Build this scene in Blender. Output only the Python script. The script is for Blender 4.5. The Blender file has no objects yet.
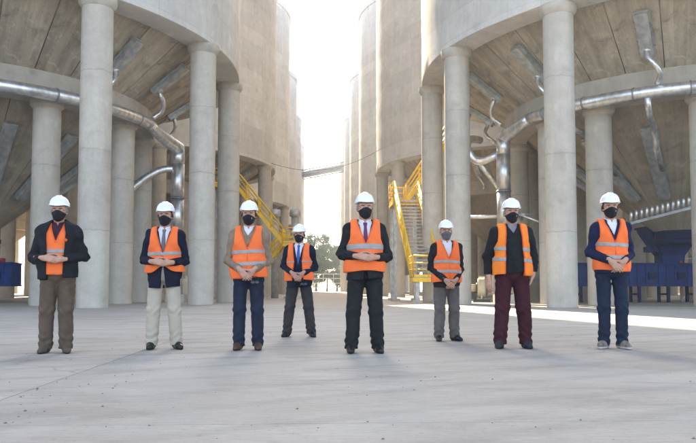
import bpy, math, random
import numpy as np
from mathutils import Vector, Matrix
R = math.radians
rng = random.Random(7)
S = bpy.context.scene
COL = S.collection

# ---------------------------------------------------------------- camera
EYE = 0.73; YAW = R(2.3); PITCH = R(3.0); FPX = 700.0
cam_d = bpy.data.cameras.new('camera'); cam = bpy.data.objects.new('camera', cam_d); COL.objects.link(cam)
cam.location = (0, 0, EYE); cam.rotation_euler = (R(90) + PITCH, 0, -YAW)
cam_d.sensor_width = 36; cam_d.lens = 36 * FPX / 696
cam_d.shift_y = (67.5 - FPX * math.tan(PITCH)) / 696
cam_d.clip_start = 0.05; cam_d.clip_end = 3000
S.camera = cam
S.render.resolution_x = 1024; S.render.resolution_y = 652

# ---------------------------------------------------------------- sky, sun, exposure
SUN_EL = R(34); SUN_AZ = R(-11.0)          # azimuth from +Y, negative = to the left
w = bpy.data.worlds.new('World'); S.world = w; w.use_nodes = True
nt = w.node_tree; bg = nt.nodes['Background']
sky = nt.nodes.new('ShaderNodeTexSky'); sky.sky_type = 'NISHITA'; sky.sun_disc = False
sky.sun_elevation = SUN_EL; sky.sun_rotation = SUN_AZ
sky.air_density = 0.6; sky.dust_density = 1.2; sky.ozone_density = 0.6
nt.links.new(sky.outputs[0], bg.inputs[0]); bg.inputs[1].default_value = 0.15
sl = bpy.data.lights.new('sun', 'SUN'); sl.energy = 3.2; sl.angle = R(0.6); sl.color = (1, 0.94, 0.85)
so = bpy.data.objects.new('sun', sl); COL.objects.link(so)
sdir = Vector((math.sin(SUN_AZ) * math.cos(SUN_EL), math.cos(SUN_AZ) * math.cos(SUN_EL), math.sin(SUN_EL)))
so.rotation_euler = sdir.to_track_quat('Z', 'Y').to_euler(); so.location = (0, 0, 90)
S.view_settings.view_transform = 'Standard'; S.view_settings.look = 'None'
S.view_settings.gamma = 1; S.view_settings.use_curve_mapping = False
S.view_settings.exposure = 2.68
S.view_settings.use_white_balance = True; S.view_settings.white_balance_temperature = 8300; S.view_settings.white_balance_tint = 10
S.cycles.max_bounces = 8; S.cycles.diffuse_bounces = 5

# ---------------------------------------------------------------- pixel helpers
def ray(px, py):
    v = Vector(((px - 348) / FPX, (221.5 - py) / FPX + cam_d.shift_y * 696 / FPX, -1))
    return (cam.rotation_euler.to_matrix() @ v)
def ground_at(px, py, z=0.0):
    r = ray(px, py); t = (z - EYE) / r.z
    return Vector((r.x * t, r.y * t, z))
def pix(p):
    v = cam.rotation_euler.to_matrix().transposed() @ (Vector(p) - Vector((0, 0, EYE)))
    return 348 + FPX * v.x / -v.z, 221.5 + cam_d.shift_y * 696 - FPX * v.y / -v.z
def depth_x(px, y):                       # world x at row depth y for pixel column px (horizon ray)
    r = ray(px, 289); return r.x / r.y * y

# ---------------------------------------------------------------- materials
MATS = {}
def mat(name, color, rough=0.8, metal=0.0, var=0.0, vscale=8.0, bump=0.0, bscale=60.0, spec=0.3, color2=None, stretch=(1, 1, 1), coat=0):
    if name in MATS: return MATS[name]
    m = bpy.data.materials.new(name); m.use_nodes = True; n = m.node_tree; L = n.links
    b = n.nodes['Principled BSDF']; b.inputs['Roughness'].default_value = rough; b.inputs['Metallic'].default_value = metal
    b.inputs['Specular IOR Level'].default_value = spec
    b.inputs['Base Color'].default_value = (*color, 1)
    if coat: b.inputs['Coat Weight'].default_value = coat
    tc = n.nodes.new('ShaderNodeTexCoord'); mp = n.nodes.new('ShaderNodeMapping'); mp.inputs['Scale'].default_value = stretch
    L.new(tc.outputs['Object'], mp.inputs[0])
    if var or color2:
        t = n.nodes.new('ShaderNodeTexNoise'); t.inputs['Scale'].default_value = vscale; t.inputs['Detail'].default_value = 6
        L.new(mp.outputs[0], t.inputs['Vector'])
        r = n.nodes.new('ShaderNodeValToRGB'); e = r.color_ramp.elements
        c2 = color2 or tuple(c * (1 - var) for c in color)
        c1 = tuple(min(1, c * (1 + var)) for c in color) if not color2 else color
        e[0].position = .32; e[0].color = (*c2, 1); e[1].position = .68; e[1].color = (*c1, 1)
        L.new(t.outputs['Fac'], r.inputs[0]); L.new(r.outputs[0], b.inputs['Base Color'])
    if bump:
        t2 = n.nodes.new('ShaderNodeTexNoise'); t2.inputs['Scale'].default_value = bscale; t2.inputs['Detail'].default_value = 4
        L.new(mp.outputs[0], t2.inputs['Vector'])
        bp = n.nodes.new('ShaderNodeBump'); bp.inputs['Strength'].default_value = bump; bp.inputs['Distance'].default_value = .02
        L.new(t2.outputs['Fac'], bp.inputs['Height']); L.new(bp.outputs[0], b.inputs['Normal'])
    MATS[name] = m; return m

def nodes_of(name):
    m = bpy.data.materials.new(name); m.use_nodes = True
    n = m.node_tree; b = n.nodes['Principled BSDF']; MATS[name] = m
    def N(t, **k):
        x = n.nodes.new(t)
        for a, v in k.items(): setattr(x, a, v)
        return x
    def math_(op, a, bb=None, c=None):
        x = N('ShaderNodeMath', operation=op)
        for i, v in enumerate((a, bb, c)):
            if v is None: continue
            if isinstance(v, (int, float)): x.inputs[i].default_value = v
            else: n.links.new(v, x.inputs[i])
        return x.outputs[0]
    def noise(vec, scale, detail=5, rough=.55, dist=0):
        x = N('ShaderNodeTexNoise'); x.inputs['Scale'].default_value = scale; x.inputs['Detail'].default_value = detail
        x.inputs['Roughness'].default_value = rough; x.inputs['Distortion'].default_value = dist
        n.links.new(vec, x.inputs['Vector']); return x.outputs['Fac']
    def mapv(vec, sc):
        x = N('ShaderNodeMapping'); x.inputs['Scale'].default_value = sc; n.links.new(vec, x.inputs[0]); return x.outputs[0]
    def ramp(fac, stops):
        x = N('ShaderNodeValToRGB'); e = x.color_ramp.elements
        while len(e) < len(stops): e.new(.5)
        for el, (p, c) in zip(e, stops):
            el.position = p; el.color = (*c, 1) if len(c) == 3 else c
        n.links.new(fac, x.inputs[0]); return x.outputs[0]
    def mix(fac, a, bb, bt='MIX'):
        x = N('ShaderNodeMix', data_type='RGBA', blend_type=bt)
        for i, v in ((0, fac), (6, a), (7, bb)):
            if isinstance(v, (int, float)): x.inputs[i].default_value = v
            elif isinstance(v, tuple): x.inputs[i].default_value = (*v, 1)
            else: n.links.new(v, x.inputs[i])
        return x.outputs[2]
    return m, n, b, N, math_, noise, mapv, ramp, mix

def concrete(name, light, dark, band=1.25, panel=0.0, bandamp=.12, polar=False, rough=.9):
    m, n, b, N, M, noise, mapv, ramp, mix = nodes_of(name); L = n.links
    tc = N('ShaderNodeTexCoord'); P = tc.outputs['Object']
    sp = N('ShaderNodeSeparateXYZ'); L.new(P, sp.inputs[0])
    oi = N('ShaderNodeObjectInfo')
    big = noise(P, .35, 6, .6)
    mid = noise(P, 2.2, 6, .65)
    fine = noise(P, 14, 5, .7)
    st = noise(mapv(P, (1.6, 1.6, .09)), 1.5, 6, .6)
    if polar:
        pc = N('ShaderNodeCombineXYZ'); L.new(M('MULTIPLY', M('ARCTAN2', sp.outputs['Y'], sp.outputs['X']), 26.0), pc.inputs[0])
        L.new(M('MULTIPLY', M('SQRT', M('ADD', M('MULTIPLY', sp.outputs['X'], sp.outputs['X']), M('MULTIPLY', sp.outputs['Y'], sp.outputs['Y']))), .35), pc.inputs[1]); L.new(M('MULTIPLY', oi.outputs['Random'], 37.0), pc.inputs[2])
        st = noise(pc.outputs[0], 1.6, 7, .65); big = noise(pc.outputs[0], .35, 5, .6)
    f = M('ADD', M('MULTIPLY', big, .35), M('ADD', M('MULTIPLY', mid, .35 if not polar else .2), M('MULTIPLY', st, .30 if not polar else .45)))
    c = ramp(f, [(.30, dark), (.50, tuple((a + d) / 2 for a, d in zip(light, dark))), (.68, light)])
    # pour lifts
    zz = M('ADD', M('DIVIDE', sp.outputs['Z'], band), M('MULTIPLY', mid, .10))
    wn = N('ShaderNodeTexWhiteNoise', noise_dimensions='2D'); cb = N('ShaderNodeCombineXYZ')
    L.new(M('FLOOR', zz), cb.inputs[0]); L.new(oi.outputs['Random'], cb.inputs[1])
    L.new(cb.outputs[0], wn.inputs['Vector'])
    bandv = M('ADD', M('MULTIPLY', M('SUBTRACT', wn.outputs['Value'], .5), bandamp * 2), 1.0)
    fr = M('FRACT', zz); line = M('LESS_THAN', fr, .02)
    v = M('MULTIPLY', bandv, M('SUBTRACT', 1.0, M('MULTIPLY', line, .16)))
    if panel:
        an = M('MULTIPLY', M('ARCTAN2', sp.outputs['Y'], sp.outputs['X']), panel / (2 * math.pi))
        an = M('ADD', an, M('MULTIPLY', mid, .01))
        w2 = N('ShaderNodeTexWhiteNoise', noise_dimensions='3D'); c2 = N('ShaderNodeCombineXYZ')
        L.new(M('FLOOR', an), c2.inputs[0]); L.new(M('FLOOR', M('DIVIDE', sp.outputs['Z'], 2.5)), c2.inputs[1]); L.new(oi.outputs['Random'], c2.inputs[2]); L.new(c2.outputs[0], w2.inputs['Vector'])
        pv = M('ADD', M('MULTIPLY', M('SUBTRACT', w2.outputs['Value'], .5),   .20 if panel > 100 else .10), 1.0)
        pl = M('LESS_THAN', M('FRACT', an), .03 if panel > 100 else .012)
        v = M('MULTIPLY', v, M('MULTIPLY', pv, M('SUBTRACT', 1.0, M('MULTIPLY', pl, .20 if panel > 100 else .22))))
    ov = M('ADD', M('MULTIPLY', oi.outputs['Random'], .10), .95)
    v = M('MULTIPLY', v, ov)
    v = M('MULTIPLY', v, M('ADD', M('MULTIPLY', fine, .30), .85))
    cc = N('ShaderNodeCombineXYZ')
    for i in range(3): L.new(v, cc.inputs[i])
    c = mix(1.0, c, cc.outputs[0], 'MULTIPLY')
    # blotches of laitance and dark stains
    bl = noise(P, 1.1, 3, .5, .6)
    c = mix(M('MULTIPLY', ramp(bl, [(.60, (0, 0, 0)), (.72, (1, 1, 1))]), .26), c, tuple(min(1, x * 1.25) for x in light))
    c = mix(M('MULTIPLY', ramp(bl, [(.28, (1, 1, 1)), (.40, (0, 0, 0))]), .30), c, tuple(x * .6 for x in dark))
    if polar:                                    # patched and stained formwork marks
        b2 = noise(P, 1.9, 6, .7, .9)
        c = mix(M('MULTIPLY', ramp(b2, [(.57, (0, 0, 0)), (.66, (1, 1, 1))]), .45), c, tuple(min(1, x * 1.15) for x in light))
        c = mix(M('MULTIPLY', ramp(b2, [(.30, (1, 1, 1)), (.45, (0, 0, 0))]), .45), c, tuple(x * .6 for x in dark))
    vo = N('ShaderNodeTexVoronoi'); vo.inputs['Scale'].default_value = 5; L.new(P, vo.inputs['Vector'])
    pit = ramp(vo.outputs['Distance'], [(.02, (1, 1, 1)), (.07, (0, 0, 0))])
    c = mix(M('MULTIPLY', pit, .07), c, tuple(x * .45 for x in dark))
    L.new(c, b.inputs['Base Color']); b.inputs['Roughness'].default_value = rough; b.inputs['Specular IOR Level'].default_value = .2
    bp = N('ShaderNodeBump'); bp.inputs['Strength'].default_value = .35; bp.inputs['Distance'].default_value = .03
    hgt = M('ADD', M('MULTIPLY', fine, .6), M('MULTIPLY', M('SUBTRACT', mid, line), .6))
    L.new(hgt, bp.inputs['Height']); L.new(bp.outputs[0], b.inputs['Normal'])
    return m

concrete('silo_concrete', (.655, .63, .585), (.47, .445, .405), 1.25, panel=52, bandamp=.07)
concrete('column_concrete', (.60, .55, .475), (.37, .33, .275), 3.1, bandamp=.05)
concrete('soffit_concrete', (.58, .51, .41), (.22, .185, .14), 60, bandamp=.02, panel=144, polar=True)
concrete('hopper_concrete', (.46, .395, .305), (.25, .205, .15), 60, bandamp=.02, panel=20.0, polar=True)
concrete('beam_concrete', (.52, .475, .41), (.33, .295, .245), 60, bandamp=.02)

def floor_mat(name, light, dark):
    m, n, b, N, M, noise, mapv, ramp, mix = nodes_of(name); L = n.links
    g = N('ShaderNodeNewGeometry'); P = g.outputs['Position']; oi = N('ShaderNodeObjectInfo')
    f = M('ADD', M('MULTIPLY', noise(P, .22, 6, .6, .4), .5), M('ADD', M('MULTIPLY', noise(P, 1.3, 6, .65, .3), .3), M('MULTIPLY', noise(mapv(P, (.35, 2.2, 1)), .9, 5, .6, .8), .2)))
    c = ramp(f, [(.34, dark), (.5, tuple((a + d) / 2 for a, d in zip(light, dark))), (.64, light)])
    # brownish dirt swept across
    d = noise(mapv(P, (.5, 1.6, 1)), .8, 7, .68, 1.2)
    c = mix(M('MULTIPLY', ramp(d, [(.52, (0, 0, 0)), (.70, (1, 1, 1))]), .55), c, (.235, .20, .165))
    sp = noise(P, 26, 6, .75)
    c = mix(M('MULTIPLY', ramp(sp, [(.54, (0, 0, 0)), (.70, (1, 1, 1))]), .42), c, (.20, .175, .15))
    vo = N('ShaderNodeTexVoronoi'); vo.inputs['Scale'].default_value = 2.6; L.new(P, vo.inputs['Vector'])
    c = mix(M('MULTIPLY', ramp(vo.outputs['Distance'], [(.015, (1, 1, 1)), (.05, (0, 0, 0))]), .45), c, (.17, .15, .13))
    wv = N('ShaderNodeTexWave', bands_direction='X'); wv.inputs['Scale'].default_value = .42; wv.inputs['Distortion'].default_value = 3.5; wv.inputs['Detail'].default_value = 3; wv.inputs['Detail Scale'].default_value = .6
    rot = N('ShaderNodeMapping'); rot.inputs['Rotation'].default_value = (0, 0, R(62)); L.new(P, rot.inputs[0]); L.new(rot.outputs[0], wv.inputs['Vector'])
    c = mix(M('MULTIPLY', ramp(wv.outputs['Fac'], [(.80, (0, 0, 0)), (.97, (1, 1, 1))]), M('MULTIPLY', noise(P, .5, 3), .45)), c, (.25, .225, .20))
    # footprints of dust, fine trowel grain and a few oily spots
    gr_ = noise(mapv(P, (3.0, 14.0, 1)), 2.2, 6, .7, .5)
    c = mix(M('MULTIPLY', ramp(gr_, [(.42, (1, 1, 1)), (.56, (0, 0, 0))]), .16), c, (.19, .17, .145))
    pa = noise(P, .55, 3, .5, 1.5)
    c = mix(M('MULTIPLY', ramp(pa, [(.54, (0, 0, 0)), (.60, (1, 1, 1))]), .20), c, (.52, .49, .44))
    vc = N('ShaderNodeTexVoronoi', feature='DISTANCE_TO_EDGE'); vc.inputs['Scale'].default_value = .20
    dn = N('ShaderNodeTexNoise'); dn.inputs['Scale'].default_value = 1.4; dn.inputs['Detail'].default_value = 6; L.new(P, dn.inputs['Vector'])
    va = N('ShaderNodeVectorMath', operation='MULTIPLY_ADD'); va.inputs[1].default_value = (1.1, 1.1, 0); L.new(dn.outputs['Color'], va.inputs[0]); L.new(P, va.inputs[2]); L.new(va.outputs[0], vc.inputs['Vector'])
    ck = M('MULTIPLY', ramp(vc.outputs['Distance'], [(.0012, (1, 1, 1)), (.0035, (0, 0, 0))]), ramp(noise(P, .4, 2), [(.50, (0, 0, 0)), (.58, (1, 1, 1))]))
    c = mix(M('MULTIPLY', ck, .5), c, (.14, .125, .11))
    oil = noise(P, 1.7, 5, .6, .8)
    c = mix(M('MULTIPLY', ramp(oil, [(.70, (0, 0, 0)), (.76, (1, 1, 1))]), .40), c, (.13, .115, .10))
    ov = M('ADD', M('MULTIPLY', oi.outputs['Random'], .09), .955)
    cc = N('ShaderNodeCombineXYZ')
    for i in range(3): L.new(ov, cc.inputs[i])
    c = mix(1.0, c, cc.outputs[0], 'MULTIPLY')
    L.new(c, b.inputs['Base Color']); b.inputs['Specular IOR Level'].default_value = .25
    L.new(ramp(f, [(.3, (.62,) * 3), (.7, (.9,) * 3)]), b.inputs['Roughness'])
    bp = N('ShaderNodeBump'); bp.inputs['Strength'].default_value = .3; bp.inputs['Distance'].default_value = .01
    c = c
    L.new(M('ADD', sp, noise(P, 6, 6, .7)), bp.inputs['Height']); L.new(bp.outputs[0], b.inputs['Normal'])
    return m
floor_mat('yard_concrete', (.535, .49, .415), (.345, .312, .262))
floor_mat('yard_ground', (.36, .32, .27), (.24, .21, .175))

mat('galvanised', (.70, .71, .71), .36, .9, var=.22, vscale=5, bump=.05, bscale=20, stretch=(1, 1, .6))
mat('galvanised_dull', (.46, .47, .46), .55, .6, var=.25, vscale=3)
mat('flange_steel', (.30, .31, .31), .5, .7)
mat('yellow_paint', (.82, .50, .025), .5, 0, var=.12, vscale=4, spec=.4)
mat('grating', (.36, .37, .37), .6, .5, var=.2, vscale=9)
mat('blue_paint', (.010, .034, .145), .6, 0, var=.35, vscale=3, spec=.2, bump=.05, bscale=8)
mat('blue_paint_dark', (.005, .014, .06), .6, 0, var=.2, spec=.2)
mat('red_paint', (.40, .045, .02), .5)
mat('cream_paint', (.62, .55, .38), .5, var=.1)
mat('white_steel', (.62, .62, .60), .5)
mat('dark_steel', (.06, .06, .065), .5, .4)
mat('cable', (.05, .05, .05), .7)
mat('stone_chip', (.20, .17, .14), .95, var=.5, vscale=30)
mat('bark', (.16, .13, .10), .95, var=.3, vscale=5)
mat('leaf', (.05, .09, .03), .75, var=.35, vscale=.8)
mat('leaf_pale', (.10, .125, .065), .75, var=.35, vscale=.8)
mat('gallery_steel', (.36, .37, .38), .6)

# ---------------------------------------------------------------- mesh builder
def frame_of(d):
    d = Vector(d).normalized(); u = Vector((0, 0, 1)) if abs(d.z) < .95 else Vector((1, 0, 0))
    a = d.cross(u).normalized(); return a, d.cross(a).normalized() * -1, d
class MB:
    def __init__(s): s.v = []; s.f = []; s.sm = []
    def add(s, vs, fs, smooth=False):
        o = len(s.v); s.v += [tuple(x) for x in vs]; s.f += [tuple(i + o for i in f) for f in fs]; s.sm += [smooth] * len(fs); return s
    def box(s, lo, hi, M=None):
        x0, y0, z0 = lo; x1, y1, z1 = hi
        vs = [Vector(p) for p in ((x0,y0,z0),(x1,y0,z0),(x1,y1,z0),(x0,y1,z0),(x0,y0,z1),(x1,y0,z1),(x1,y1,z1),(x0,y1,z1))]
        if M is not None: vs = [M @ p for p in vs]
        return s.add(vs, [(0,3,2,1),(4,5,6,7),(0,1,5,4),(1,2,6,5),(2,3,7,6),(3,0,4,7)])
    def bar(s, a, b, wx, wz):                    # rectangular bar between two points
        a = Vector(a); b = Vector(b); d = (b - a)
        side = Vector((d.y, -d.x, 0)); side = side.normalized() if side.length > 1e-6 else Vector((1, 0, 0))
        up = side.cross(d.normalized()).normalized()
        vs = [p + side * sx * wx / 2 + up * sz * wz / 2 for p in (a, b) for sx, sz in ((-1,-1),(1,-1),(1,1),(-1,1))]
        return s.add(vs, [(0,1,2,3),(4,7,6,5),(0,4,5,1),(1,5,6,2),(2,6,7,3),(3,7,4,0)])
    def tube(s, pts, r, n=10, caps=True):
        pts = [Vector(p) for p in pts]; vs = []; fs = []; rr = r if isinstance(r, (list, tuple)) else [r] * len(pts)
        prev = None
        for i, p in enumerate(pts):
            d = (pts[min(i + 1, len(pts) - 1)] - pts[max(i - 1, 0)]).normalized()
            if prev is None: a, b2, _ = frame_of(d)
            else:
                a = (prev - d * prev.dot(d)).normalized(); b2 = d.cross(a)
            prev = a
            if i == 0: b2 = d.cross(a)
            for k in range(n):
                t = 2 * math.pi * k / n; vs.append(p + (a * math.cos(t) + b2 * math.sin(t)) * rr[i])
        for i in range(len(pts) - 1):
            for k in range(n):
                k2 = (k + 1) % n; fs.append((i*n+k, i*n+k2, (i+1)*n+k2, (i+1)*n+k))
        s.add(vs, fs, True)
        if caps:
            o = len(s.v) - len(vs)
            s.f += [tuple(o + k for k in reversed(range(n))), tuple(o + (len(pts)-1)*n + k for k in range(n))]; s.sm += [False, False]
        return s
    def lathe(s, prof, n=48, c=(0, 0), close=False, smooth=True, a0=0, a1=2 * math.pi, wob=None):
        full = abs(a1 - a0 - 2 * math.pi) < 1e-6; m = n if full else n + 1; vs = []; fs = []
        for j, (r, z) in enumerate(prof):
            for k in range(m):
                t = a0 + (a1 - a0) * k / n; q = r + (wob(t, z) if wob else 0)
                vs.append((c[0] + q * math.cos(t), c[1] + q * math.sin(t), z))
        J = len(prof)
        for j in range(J if close else J - 1):
            j2 = (j + 1) % J
            for k in range(n):
                k2 = (k + 1) % m; fs.append((j*m+k, j*m+k2, j2*m+k2, j2*m+k))
        s.add(vs, fs, smooth)
        if not full and close:
            o = len(s.v) - len(vs)
            s.f += [tuple(o + j*m for j in range(J)), tuple(o + j*m + n for j in reversed(range(J)))]; s.sm += [False, False]
        return s
    def mesh(s, name, m):
        me = bpy.data.meshes.new(name); me.from_pydata(s.v, [], s.f); me.polygons.foreach_set('use_smooth', s.sm)
        me.materials.append(MATS[m] if isinstance(m, str) else m); me.update(); return me
    def obj(s, name, m, parent=None, loc=(0, 0, 0), rz=0):
        return put(name, s.mesh(name, m), parent, loc, rz)
def put(name, me, parent=None, loc=(0, 0, 0), rz=0, rot=None, scale=None):
    o = bpy.data.objects.new(name, me); COL.objects.link(o); o.location = loc
    o.rotation_euler = rot if rot is not None else (0, 0, rz)
    if scale: o.scale = (scale,) * 3 if isinstance(scale, (int, float)) else scale
    if parent: o.parent = parent
    return o
def edge_smooth(me, ang=35):
    me.set_sharp_from_angle(angle=R(ang)); return me
def thing(name, label, cat, loc=(0, 0, 0), rz=0, group=None):
    o = put(name, None, None, loc, rz); o.empty_display_size = .3; return tag(o, label, cat, group)
def tag(o, label, cat=None, group=None):
    o['label'] = label
    if cat: o['category'] = cat
    if group: o['group'] = group
    return o
def struct(o, label=None):
    o['kind'] = 'structure'
    if label: o['label'] = label
    return o
def arc(a, b, c, n=8):                           # quadratic bend
    a, b, c = Vector(a), Vector(b), Vector(c)
    return [a * (1-t)**2 + b * 2*t*(1-t) + c * t*t for t in [i / n for i in range(n + 1)]]

# ================================================================ ground
g = MB()
NG = 40
g.add([(-700, -700, 0), (700, -700, 0), (700, 900, 0), (-700, 900, 0)], [(0, 1, 2, 3)])
gr = struct(g.obj('ground', 'yard_ground', loc=(0, 0, -.03)), 'pale dusty ground reaching beyond the silos')
yard = struct(put('yard_pavement', None), 'grey concrete slab paving between the silo rows')
SL = 6.0; GAP = .009
def slab_mesh(sx, sy):
    b = MB(); e = .003; x, y = sx / 2 - GAP / 2, sy / 2 - GAP / 2
    vs = [(-x, -y, -.028), (x, -y, -.028), (x, y, -.028), (-x, y, -.028), (-x, -y, -e), (x, -y, -e), (x, y, -e), (-x, y, -e),
          (-x + e, -y + e, 0), (x - e, -y + e, 0), (x - e, y - e, 0), (-x + e, y - e, 0)]
    fs = [(3, 2, 1, 0), (8, 9, 10, 11)]
    for i in range(4):
        j = (i + 1) % 4; fs += [(i, j, 4 + j, 4 + i), (4 + i, 4 + j, 8 + j, 8 + i)]
    return b.add(vs, fs).mesh('concrete_slab', 'yard_concrete')
slab = slab_mesh(SL, SL)
for i in range(-6, 7):
    for j in range(-2, 20):
        put('concrete_slab', slab, yard, (i * SL + .9, 3.85 + (j + .5) * SL, rng.uniform(-.0008, .0008)))

# ================================================================ silos
CR = Vector((19.06, 36.4, 0)); CL = Vector((-17.9, 36.7, 0)); STEP = 30.84; NCOL = 13
RC, RW, RI, ZC, ZT = 13.0, 13.55, 8.3, 12.15, 39.0
rw = random.Random(3)
ph = [rw.uniform(0, 6.28) for _ in range(40)]
def wob(t, z): return .018 * math.sin(z * 2.1 + ph[0]) * math.sin(3 * t + ph[1]) + .014 * math.sin(z * 5.03 + 2 * math.sin(5 * t)) + .01 * math.sin(11 * t + z * .7)
zs = [ZC + .03 + (ZT - ZC - .03) * k / 44 for k in range(45)]
wall_mesh = MB().lathe([(12.3, ZC + .75), (12.3, ZC), (RW - .03, ZC)] + [(RW, z) for z in zs] + [(RW + .12, ZT + .05), (RW + .12, ZT + .75), (RW - .3, ZT + .75), (RW - .3, ZT + .3)], 128, wob=lambda t, z: wob(t, z) if z > ZC + .02 and z < ZT else 0).mesh('wall', 'silo_concrete'); edge_smooth(wall_mesh, 40)
roof_mesh = MB().lathe([(RW - .25, ZT + .35), (6, ZT + 1.4), (.01, ZT + 2.0)], 64).mesh('roof', 'silo_concrete')
def column_mesh(h, r):
    b = MB().lathe([(.01, 0), (r, 0)] + [(r, h * k / 6) for k in range(0, 7)], 28); me = b.mesh('column', 'column_concrete'); return edge_smooth(me, 40)
def cap_mesh(h, r, hc):
    b = MB().lathe([(r * .98, h - hc), (r + .02, h - hc), (r + .05, h - hc + .05), (r + .13, h - hc * .6), (r + .145, h - .12), (r + .145, h), (.01, h)], 28)
    return edge_smooth(b.mesh('capital', 'column_concrete'), 30)
col_m = column_mesh(ZC - .01, .60); cap_m = cap_mesh(ZC - .004, .60, .40)
ZI = 8.95; ZB = 10.0
icol_m = column_mesh(ZI - .01, .58); icap_m = cap_mesh(ZI - .004, .58, .36)
# soffit panels (outer cone), inner ring beam and lower cone
NP = 36
def soffit_panel():
    b = MB(); da = 2 * math.pi / NP; ga = .0022
    r0, z0, r1, z1, th = 8.86, ZB + .02, 12.32, ZC + .42, .12
    b.lathe([(r0, z0), (r1, z1), (r1, z1 + th), (r0, z0 + th)], 4, close=True, smooth=False, a0=ga, a1=da - ga)
    return b.mesh('soffit_panel', 'soffit_concrete')
panel_m = soffit_panel()
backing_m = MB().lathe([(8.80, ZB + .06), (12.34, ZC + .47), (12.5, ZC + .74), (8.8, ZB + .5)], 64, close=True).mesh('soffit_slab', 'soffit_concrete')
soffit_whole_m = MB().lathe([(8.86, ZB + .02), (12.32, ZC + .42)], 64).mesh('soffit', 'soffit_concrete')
ring_m = edge_smooth(MB().lathe([(8.95, ZB + .12), (8.95, ZI), (7.75, ZI), (7.75, ZI + .4), (8.7, ZB + .12)], 96, close=True).mesh('ring_beam', 'beam_concrete'), 40)
NQ = 20
def cone_panel():
    da = 2 * math.pi / NQ; ga = .0016
    return MB().lathe([(1.15, 3.75), (7.95, ZI + .33), (7.95, ZI + .48), (1.15, 4.0)], 4, close=True, smooth=False, a0=ga, a1=da - ga).mesh('hopper_panel', 'hopper_concrete')
cpanel_m = cone_panel()
cback_m = MB().lathe([(1.1, 3.83), (7.9, ZI + .42), (7.9, ZI + .6), (1.1, 4.1)], 48, close=True).mesh('hopper_backing', 'hopper_concrete')
outlet_m = edge_smooth(MB().lathe([(.55, 3.1), (1.35, 3.1), (1.35, 3.3), (1.2, 3.34), (1.2, 3.95), (.55, 3.95)], 28, close=True).mesh('outlet_collar', 'blue_paint_dark'))

# aeration box on the soffit: local frame x = radial outwards, z = normal; hung under the panel
sl_ang = math.atan2((ZC + .42) - (ZB + .02), 12.32 - 8.86)
def soffit_pt(r): return ZB + .02 + (r - 8.86) * math.tan(sl_ang)
def aer_box(Lb=2.1, wd=.50, hb=.34):
    b = MB(); b.box((-Lb/2, -wd/2, -hb), (Lb/2, wd/2, -.01))
    b.box((-Lb/2 - .05, -wd/2 - .06, -hb*.55), (Lb/2 + .05, wd/2 + .06, -hb*.55 + .05))
    for k in range(7):
        x = -Lb/2 + .1 + k * (Lb - .2) / 6
        b.box((x - .02, -wd/2 - .075, -hb*.55 - .03), (x + .02, -wd/2 - .045, -hb*.55 + .08)); b.box((x - .02, wd/2 + .045, -hb*.55 - .03), (x + .02, wd/2 + .075, -hb*.55 + .08))
    return b.mesh('aeration_box', 'galvanised_dull')
box_m = aer_box(); boxlow_m = aer_box(4.4, .5, .32)
RB = 10.55
def feed_pipe(r_end=9.62, z_end=9.25):
    s0 = Vector((RB - .45, 0, soffit_pt(RB - .45) - .36)); e = Vector((r_end, 0, z_end))
    p = [s0 + Vector((0, 0, .05)), s0 + Vector((.05, 0, -.18))] + arc(s0 + Vector((.08, .02, -.28)), s0 + Vector((.22, .25, -.55)), s0 + Vector((.0, .42, -.85)), 6) + arc(s0 + Vector((-.12, .48, -1.0)), Vector((r_end + .2, .45, z_end + .25)), e + Vector((0, .30, .02)), 5)
    b = MB().tube(p, .115, 10); b.tube([s0 + Vector((0, 0, .03)), s0 + Vector((.02, 0, -.06))], .17, 10)
    return b.mesh('feed_pipe', 'galvanised')
feed_m = feed_pipe()

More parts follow.
